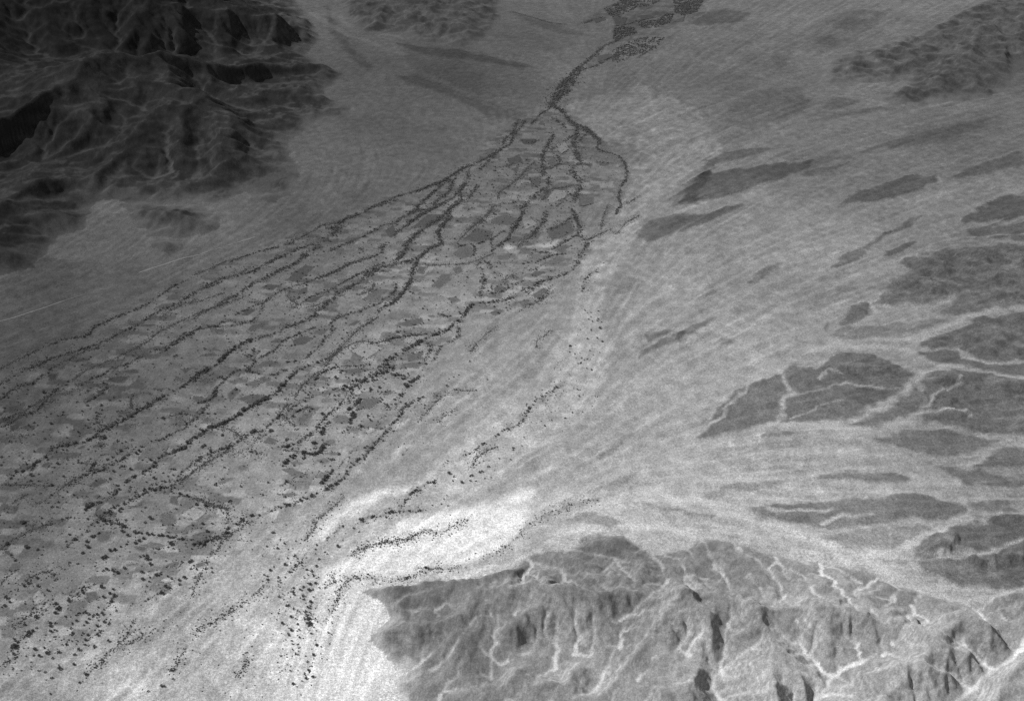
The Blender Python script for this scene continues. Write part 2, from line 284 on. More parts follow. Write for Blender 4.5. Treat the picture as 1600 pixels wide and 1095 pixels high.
for ri, H in enumerate(MASSIF, 1):
    foot = world(*H['foot'])
    m = 60; FGH = H['name'] == 'foreground_hills'; ZS = H['zs']; cell = H['cell']
    r0, r1, c0, c1 = window(foot[:, 0].min()-m, foot[:, 0].max()+m, foot[:, 1].min()-m, foot[:, 1].max()+m)
    sl = (slice(r0, r1), slice(c0, c1))
    gx0, gx1 = max(foot[:, 0].min(), X[sl].min())-2*cell, min(foot[:, 0].max(), X[sl].max())+2*cell
    gy0, gy1 = max(foot[:, 1].min(), Y0)-2*cell, min(foot[:, 1].max(), Y1)+2*cell
    GX, GY = np.meshgrid(np.arange(gx0, gx1, cell), np.arange(gy0, gy1, cell))
    GX, GY = GX.astype(np.float32), GY.astype(np.float32)
    k = .5 if FGH else 1.3
    wx = k*(13*perlin(GX/70, GY/70, 1)+6*perlin(GX/21, GY/21, 2)); wy = k*(13*perlin(GX/70, GY/70, 3)+6*perlin(GX/21, GY/21, 4))
    PX, PY = GX+wx, GY+wy
    ins = inside(PX, PY, foot)
    de = seg_dist(PX, PY, np.vstack([foot, foot[:1]]))
    dv, hv = de.copy(), np.zeros_like(de)
    for t, q_ in H['valley']:
        w = world(t, q_, True, ZS)
        d, v = seg_dist(PX, PY, w, w[:, 2]); q = d < dv; dv = np.where(q, d, dv); hv = np.where(q, v, hv)
    wsum = np.zeros_like(de); hsum = np.zeros_like(de); dr = np.full_like(de, 1e6)
    for t, q_ in H['crest']:
        w = world(t, q_, True, ZS)
        d, v = seg_dist(PX, PY, w, w[:, 2])
        ww = 1/(d+4)**4; wsum += ww; hsum += ww*v; dr = np.minimum(dr, d)
    hr = hsum/wsum
    h = np.where(ins, hv+np.maximum(hr-hv, 0)*(dv/(dv+dr+1e-3))**1.1, 0)
    h = blur(h, 2)*ins
    h += ins*smooth(0, 6*cell, de)*H['amp']*(fbm(GX/H['sc'], GY/H['sc'], 70+ri, 5, .55)+.35)
    h += ins*smooth(0, 4*cell, de)*H['amp']*(.38 if FGH else .30)*fbm(GX/(cell*6), GY/(cell*6), 270+ri, 3, .6)*smooth(2, 25, h)
    h = np.maximum(h, 0).astype(float)
    h, A = wear_down(h, ins, cell, 18, H['K'], .45)
    h = blur(h, 1)*ins
    Ap = np.pad(A, 1, mode='edge'); A = np.maximum(A, .55*np.maximum.reduce([Ap[1:-1, :-2], Ap[1:-1, 2:], Ap[:-2, 1:-1], Ap[2:, 1:-1]]))
    area = np.log(A*cell*cell)
    dch = np.full(h.shape, 1e6, np.float32)
    for t, q_ in H['valley']: dch = np.minimum(dch, seg_dist(GX+wx, GY+wy, world(t, q_, True, ZS)))
    bedw = np.maximum((2.3+3.8*(1-smooth(0, 12, hv)))*(.9+.8*perlin(GX/35, GY/35, 8)), 1.2) if FGH else np.maximum((6+14*(1-smooth(0, 60, hv)))*(.9+.8*perlin(GX/90, GY/90, 8)), 2)
    traced = (.74 if FGH else .7)*(1-smooth(.1, 1, dch/bedw))*np.clip(.85+.7*perlin(GX/22, GY/22, 19), .3, 1)
    PX, PY = X[sl], Y[sl]
    ins = sample(ins.astype(np.float32), gx0, gy0, cell, PX, PY) > .5
    hh = sample(h, gx0, gy0, cell, PX, PY).astype(np.float32); la = sample(area, gx0, gy0, cell, PX, PY)
    de = sample(de, gx0, gy0, cell, PX, PY)
    fade = smooth(0, 4*cell, de)
    h = hh+fade*H['amp']*(.07 if FGH else .09)*fbm(PX/(cell*2.2), PY/(cell*2.2), 170+ri, 4, .6)
    h = np.maximum(h, 0)*ins
    Z[sl] = np.where(ins, h, Z[sl]); REG[sl] = np.where(ins, ri, REG[sl])
    hill_any[sl] = np.maximum(hill_any[sl], ins)
    dx_c = np.gradient(X[sl], axis=1); dy_r = np.gradient(Y[sl], axis=0); dx_r = np.gradient(X[sl], axis=0)
    hb = blur(h, 1); sx = np.gradient(hb, axis=1)/dx_c; sy = (np.gradient(hb, axis=0)-sx*dx_r)/dy_r; mag = np.hypot(sx, sy)
    # pale sediment lies in the stream beds and along the feet of the slopes, bare rock above
    la = la+.35*fbm(PX/(cell*3), PY/(cell*3), 180+ri, 2)
    sed = np.maximum(smooth(H['bed'][0], H['bed'][1], la)*.85, sample(traced, gx0, gy0, cell, PX, PY))
    if FGH: sed = np.maximum(sed, .7*(1-smooth(-3, 9+26*smooth(0, -320, PX), de+(5+9*smooth(0, -320, PX))*fbm(PX/24, PY/24, 15, 3))))
    else: sed = np.maximum(np.maximum(sed, (1-smooth(.05, .16, mag))*.5), 1-smooth(-10, 130, de+70*fbm(PX/110, PY/110, 15, 4, .6)))
    strata = fbm(PX/(H['sc']*.8)+h*.02, PY/(H['sc']*.8)-h*.03, 90+ri, 4, .6)
    rk = rock[sl]*(.85 if FGH else 1.08)*np.exp((.24 if FGH else .42)*strata + .08*white[sl])  # rock colour, including the painted corner darkening and bottom fade
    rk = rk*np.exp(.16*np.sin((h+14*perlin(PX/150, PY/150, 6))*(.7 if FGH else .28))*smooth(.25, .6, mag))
    pale = np.minimum(soil[sl]*.95, rock[sl]*2.8) if not FGH else np.minimum(rock[sl]*2.1, .7)  # soil and rock tones here include the painted vignette
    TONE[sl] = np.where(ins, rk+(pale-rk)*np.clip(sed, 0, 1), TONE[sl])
Z *= bord

# ------------------------------------------------------------------ plain: streaks, desert pavement, washes, playa
plain = 1-hill_any
fanpts = world('p', "872,160 800,195 700,262 560,328 400,388 250,448 0,575 -250,680 -250,1060 0,1010 150,1000 330,890 500,770 640,620 730,500 860,465 925,390 905,320 960,305 990,270 945,215 890,175")
FAN = np.zeros((NR, NC), np.float32)
sl, mk = poly_mask(fanpts, 12, False); FAN[sl] = mk
rightish = smooth(-.03, .12, (X-0.35*(2600-Y)*0)/(Y+XO)-(.0+.12*smooth(3500, 1500, Y)))
amp_s = (.16+.84*rightish)*(1-.6*FAN)*(1-.6*smooth(.45, .75, soil))  # soil tone includes the painted vignette
TONE *= np.exp(plain*(amp_s*(.06*streak_c-.20*smooth(.55, 1.5, streak_c*np.clip(.8+.9*perlin(X/330, Y/330, 35), 0, 2))+.045*streak_m+.03*streak_f+.17*thread-.05)))
TONE *= np.exp(plain*(.10*fbm(X/420, Y/420, 41, 3)+.20*fbm(X/38, Y/38, 44, 4, .7)+.10*fbm(X/130, Y/130, 46, 2)))
# small plots of the fan too faint to single out: a patchwork of soils, long side across the slope
def plots(su, sv, seed):
    ca, sa = math.cos(math.radians(-10)), math.sin(math.radians(-10))
    u_ = (X*ca+Y*sa)/su+.10*perlin(X/60, Y/60, 302); v_ = (-X*sa+Y*ca)/sv+.10*perlin(X/60, Y/60, 303)
    iu, iv = np.floor(u_).astype(np.int32), np.floor(v_).astype(np.int32)
    best = np.full(u_.shape, 9.0, np.float32); sec = best.copy(); val = np.zeros(u_.shape, np.float32)
    for i in (-1, 0, 1):
        for j in (-1, 0, 1):
            h0, h1 = cells_hash2(iu+i, iv+j, seed); d = np.maximum(np.abs(u_-iu-i-.2-.6*h0), np.abs(v_-iv-j-.2-.6*h1))
            q = d < best; sec = np.minimum(sec, np.where(q, best, d)); best = np.where(q, d, best); val = np.where(q, cells_hash2(iu+i, iv+j, seed+1)[0], val)
    return val, 1-smooth(.02, .11, sec-best)
pv, bank = plots(46, 24, 310)
farm = FAN*smooth(-.25, .35, fbm(X/260, Y/260, 311, 2)+.15)
TONE *= np.exp((farm*(np.where(pv < .3, -.30, 0)+np.where(pv > .78, .16, 0)+(pv-.5)*.2)+FAN*(-.20)*bank*smooth(-.3, .5, fbm(X/90, Y/90, 312, 2))))
PAVE = [  # dark desert pavement, tile, reflectance factor, outline
 ('m', .50, "90,960 140,860 170,820 280,740 350,690 470,650 540,620 640,640 690,590 760,560 850,560 960,600 1050,640 1110,665 1060,740 980,800 900,840 760,880 640,890 480,885 380,900 250,940 160,950"),
 ('m', .58, "920,265 960,235 1060,200 1040,150 1200,100 1340,80 1500,70 1800,80 1800,330 1598,350 1440,370 1300,400 1180,370 1260,330 1270,300 1180,350 960,340 930,300"),
 ('m', .52, "700,440 760,390 830,340 880,325 870,390 830,420 740,440"), ('m', .6, "675,440 690,430 695,455 680,458"), ('m', .55, "720,165 780,110 870,60 950,10 1000,0 900,70 850,110 760,155"),
 ('m', .55, "960,115 1000,70 1080,30 1090,50 1040,90 980,115"), ('m', .62, "330,240 370,190 450,150 480,150 420,200 350,240"), ('m', .6, "0,470 60,440 160,400 120,440 40,490 0,510"),
 ('m', .5, "1120,530 1200,490 1300,450 1400,400 1598,370 1800,360 1800,610 1598,610 1420,610 1330,560 1290,550 1200,540"), ('m', .5, "1090,570 1150,560 1230,550 1300,560 1340,590 1430,615 1598,620 1800,620 1800,680 1598,690 1530,690 1400,650 1250,620 1160,600"),
 ('m', .55, "1120,670 1200,655 1300,650 1400,665 1530,695 1800,700 1800,960 1598,960 1450,960 1330,940 1260,910 1100,890 1180,850 1120,820 1150,770"), ('m', .6, "380,940 430,920 520,920 590,935 500,950 400,950"),
 ('m', .6, "890,975 960,945 1060,920 1240,920 1300,950 1500,975 1400,1010 1280,1040 1160,1030 1040,1010"), ('m', .58, "780,905 900,840 1000,790 1080,700 1130,740 1120,820 1060,870 960,900 860,915"), ('m', .58, "1340,1090 1420,1040 1490,1010 1598,1005 1800,1000 1800,1095"),
 ('m', .7, "180,530 210,500 260,490 230,520"), ('m', .72, "660,320 750,270 830,260 740,300"), ('m', .72, "700,480 760,450 900,440 1100,410 1290,410 1200,440 1000,480 880,500 760,510"), ('m', .72, "90,340 100,310 150,280 160,300"),
 ('n', .52, "0,940 20,880 100,820 200,790 330,770 480,755 600,740 640,750 600,780 430,840 300,890 150,920"), ('n', .72, "600,745 700,735 800,710 950,660 1150,600 1300,570 1500,530 1400,590 1250,640 1100,670 950,690 780,725 620,775"),
 ('n', .64, "100,800 130,740 200,700 300,690 480,680 350,720 200,750 130,780"), ('n', .55, "750,950 790,900 900,850 1060,820 1210,800 1200,840 1100,890 960,920 830,940"), ('n', .64, "1230,830 1320,780 1450,740 1598,700 1598,760 1450,800 1330,820"),
 ('n', .5, "1310,1040 1340,990 1400,960 1500,910 1598,890 1800,880 1800,1000 1598,1000 1500,1020 1400,1030"), ('n', .6, "1330,1060 1598,1020 1800,1010 1800,1095 1598,1110 1340,1095"), ('n', .66, "600,560 700,530 900,500 1000,500 860,520 720,550"), ('n', .62, "910,1090 1050,1030 1130,990 1080,1040 980,1090"),
 ('n', .8, "0,1000 100,990 200,960 330,930 200,980 100,1020 0,1060 -80,1060"), ('n', .68, "670,500 720,450 800,460 870,470 760,500"), ('n', .7, "540,800 700,770 800,750 700,790 580,815"), ('n', .8, "560,230 640,120 720,60 850,40 960,60 900,120 830,190 700,240"), ('n', .8, "700,130 780,80 860,90 800,140"), ('n', .75, "640,180 700,160 740,190 660,220"), ('n', .62, "30,110 80,60 220,40 330,60 300,100 130,115"),
 ('n', .8, "200,560 250,470 420,410 560,400 600,470 480,550 330,590"), ('n', .72, "460,560 500,510 570,490 600,460 610,470 570,520 500,550"), ('n', .8, "420,260 500,200 560,190 520,260 470,330"),
 ('o', .66, "260,200 400,220 560,230 680,260 800,280 880,310 840,320 700,290 600,270 480,270 350,240"), ('o', .72, "270,360 330,340 420,360 500,400 700,480 860,530 820,560 700,540 560,470 480,430 400,410 320,390"), ('o', .84, "250,180 560,220 900,310 1000,380 960,450 880,520 700,480 500,380 330,300"), ('o', .75, "760,40 870,80 1000,110 1170,170 1000,150 850,100"), ('o', .66, "-60,30 0,150 60,220 150,300 130,330 20,230 -50,120"),
 ('p', .56, "996,372 1002,352 1021,342 1060,335 1116,329 1150,322 1200,312 1150,328 1104,346 1062,363 1013,376"), ('p', .6, "1040,323 1048,309 1079,280 1110,270 1091,319"), ('l', .5, "300,220 400,200 500,185 600,175 740,170 860,165 980,150 1080,140 1170,150 1230,180 1320,200 1340,230 1250,260 1150,265 1080,245 960,270 850,285 770,295 700,300 640,290 560,285 450,275 370,260"),
 ('l', .55, "590,70 700,45 850,35 980,40 1060,65 1000,80 900,70 750,70"), ('l', .58, "1170,0 1380,10 1500,50 1598,60 1800,60 1800,100 1598,100 1440,95 1330,90 1260,50"), ('l', .7, "640,345 720,320 850,290 1000,270 1120,270 1180,300 1120,330 1060,380 960,380 820,400 720,370"),
 ('l', .48, "1000,430 1080,400 1160,340 1300,290 1400,260 1500,245 1598,250 1800,260 1800,560 1598,560 1450,570 1300,560 1150,500 1090,450"), ('l', .6, "0,215 60,220 150,245 100,245 0,235"), ('l', .62, "1330,200 1450,190 1550,190 1580,230 1450,230"), ('l', .72, "60,155 160,120 280,95 420,85 560,80 480,100 300,130 150,160"), ('l', .75, "480,20 640,10 760,5 700,25 560,35"),
 ('r', .6, "1410,520 1420,480 1520,450 1560,455 1500,490 1440,520"), ('r', .6, "1370,600 1390,560 1480,510 1598,450 1598,500 1500,540 1420,580"), ('r', .78, "1180,1060 1250,980 1330,930 1340,950 1280,1020 1220,1060"), ('r', .8, "1200,250 1250,220 1400,220 1340,300 1210,290"),
 ('k', .62, "1040,390 1120,355 1200,335 1310,328 1350,360 1420,410 1330,420 1180,405"), ('k', .7, "1030,250 1130,230 1280,240 1330,270 1230,290 1120,290"), ('k', .75, "1250,180 1400,175 1598,210 1598,225 1400,200"), ('k', .72, "1170,130 1280,60 1400,20 1380,60 1280,120"),
 ('i', .82, "1020,700 1060,650 1130,620 1140,690 1060,730"), ('p', .72, "870,235 905,215 990,225 1010,250 960,262"), ('p', .86, "960,195 985,185 1005,205 985,222"), ('p', .82, "0,420 70,400 160,410 120,440 0,470"),
]
WASH = [  # pale gravel washes: tile, width in metres, course
 ('l', 26, "1370,690 1320,640 1180,600 1100,570 960,510 880,450 780,420 660,370 520,310 360,250 250,205 100,170 0,150 -150,140"), ('l', 15, "960,520 880,440 900,420 1010,400 1080,370 1160,320"),
 ('l', 8, "420,210 520,215 700,215"), ('l', 9, "660,275 760,240 900,230"), ('l', 13, "1598,360 1400,420 1200,440 1050,430 900,430"),
 ('m', 14, "1800,350 1598,360 1430,370 1330,400 1230,450 1130,500 900,510 700,500"), ('m', 22, "1800,700 1598,690 1500,680 1400,650 1250,625 1150,600 1070,560 950,535 800,530 600,560"), ('m', 20, "1130,660 1060,730 1000,790 900,840 780,880 640,895 400,905"), ('m', 20, "1800,965 1598,960 1500,965 1330,940 1250,910 1100,890 1000,900 850,920 700,915"),
 ('m', 14, "1350,850 1180,840 1120,850 1040,890"), ('m', 9, "1310,690 1200,760 1130,820"), ('m', 18, "1800,985 1598,990 1500,1000 1420,1030 1350,1090"), ('m', 9, "1290,550 1320,590 1430,610 1598,610"),
 ('m', 8, "100,940 200,850 260,790 340,710 470,650"), ('m', 13, "470,650 500,720 535,755 480,800 455,890"), ('m', 6, "535,760 640,740 730,710 850,720 1010,740"), ('m', 7, "660,690 700,650 770,670"), ('m', 5, "500,870 650,810 760,790"), ('m', 12, "890,330 920,380 880,420"), ('m', 10, "1270,300 1230,330 1100,360 960,350"),
 ('m', 10, "1598,20 1500,25 1340,30 1200,50 1090,110 1000,150"), ('n', 12, "1210,800 1215,840 1150,860"), ('n', 9, "1598,280 1480,330 1330,350 1100,400"), ('q', 34, "1440,60 1500,100 1600,160 1700,190 1850,250"), ('q', 22, "1440,60 1560,70 1598,110"), ('o', 26, "0,70 60,140 130,150 260,165 300,180"), ('n', 12, "140,30 130,60 60,95 20,105"), ('k', 14, "830,445 900,420 1000,400 1060,390"), ('k', 16, "1000,320 1100,315 1250,300 1400,290 1598,300"),
]
sl, mk = poly_mask(world('p', "880,165 1000,130 1090,170 1130,235 1075,275 1035,310 1000,350 985,390 950,440 940,480 955,560 930,640 870,690 780,740 700,775 640,765 720,680 830,600 890,520 905,430 925,380 990,280 940,215"), 11)
TONE[sl] *= np.exp(mk*plain[sl]*(.22+.16*fbm(X[sl]/40, Y[sl]/40, 99, 4, .65)))      # the pale mottled bed of the main wash
for t, f, s in PAVE:
    w = world(t, s); sc = math.sqrt(abs(np.mean(w[:, 1])))
    got = poly_mask(w, 6 if w[:, 1].mean() < 2600 else (9 if w[:, 1].mean() < 4000 else 28), True, 3.5 if w[:, 1].mean() < 2600 else 7)
    if got is None: continue
    sl, mk = got
    tex = 1.12*np.clip(.92+.10*streak_m[sl]+.06*streak_f[sl], .4, 1.15)
    TONE[sl] *= np.exp(math.log(f)*mk*plain[sl]*tex); Z[sl] += 1.6*mk*plain[sl]*bord[sl]
for t, wd, s in WASH:
    got = line_mask(world(t, s), wd)
    if got is None: continue
    sl, mk = got
    mk = mk*np.clip(.75+.5*fbm(X[sl]/60, Y[sl]/60, 88, 3)+.15*streak_m[sl], 0, 1)
    TONE[sl] += (np.minimum(soil[sl]*1.35, .75)*np.exp(.08*streak_f[sl])-TONE[sl])*mk*.8*plain[sl]  # soil tone includes the painted vignette
PLAYA = [('k', .8, 9, "0,470 60,415 120,370 200,310 290,250 400,225 500,208 640,190 760,150 900,118 895,190 872,272 830,332 740,402 640,442 480,472 300,500 200,525 50,530 0,580 -60,640 -80,560 -60,500"), ('k', .72, 6, "450,522 600,498 770,463 730,492 640,512 520,527"),
 ('d', .74, 8, "870,1000 870,930 940,840 1060,720 1300,640 1500,590 1480,640 1350,700 1240,780 1060,840 1010,900 920,990"), ('d', .62, 6, "1370,440 1440,360 1540,300 1530,330 1440,410 1370,450"), ('d', .6, 5, "1400,215 1450,185 1510,170 1470,195"), ('p', .76, 60, "505,980 530,940 560,925 585,960 575,1000 600,1040 590,1120 420,1120 450,1060 490,1020"),
 ('g', .5, 5, "840,260 880,235 920,250 880,262"), ('g', .42, 6, "990,245 1110,215 1240,200 1170,250"), ('i', .6, 8, "1110,940 1140,880 1300,845 1320,860 1200,900 1120,960"), ('i', .55, 10, "620,700 680,650 760,640 730,700 660,730"), ('i', .56, 10, "600,810 690,770 800,790 740,850 640,850")]
for t, v, fe, s in PLAYA:
    sl, mk = poly_mask(world(t, s), fe*2.2)
    n_ = fbm(X[sl]/34, Y[sl]/34, 77, 4, .6)
    mk = mk*np.clip(.95+.30*n_+.03*streak_m[sl], .3, 1)
    TONE[sl] += (v*.95*np.exp(.025*streak_m[sl]+.06*n_)-TONE[sl])*mk*plain[sl]
sl, mk = poly_mask(world('j', "480,160 560,100 640,50 760,0 800,-60 1360,-60 1330,40 1250,105 1100,200 900,280 700,290 705,200 680,130"), 30); TONE[sl] *= np.exp(math.log(.72)*mk*np.clip(.8+fbm(X[sl]/120, Y[sl]/120, 66, 3), 0, 1.3))
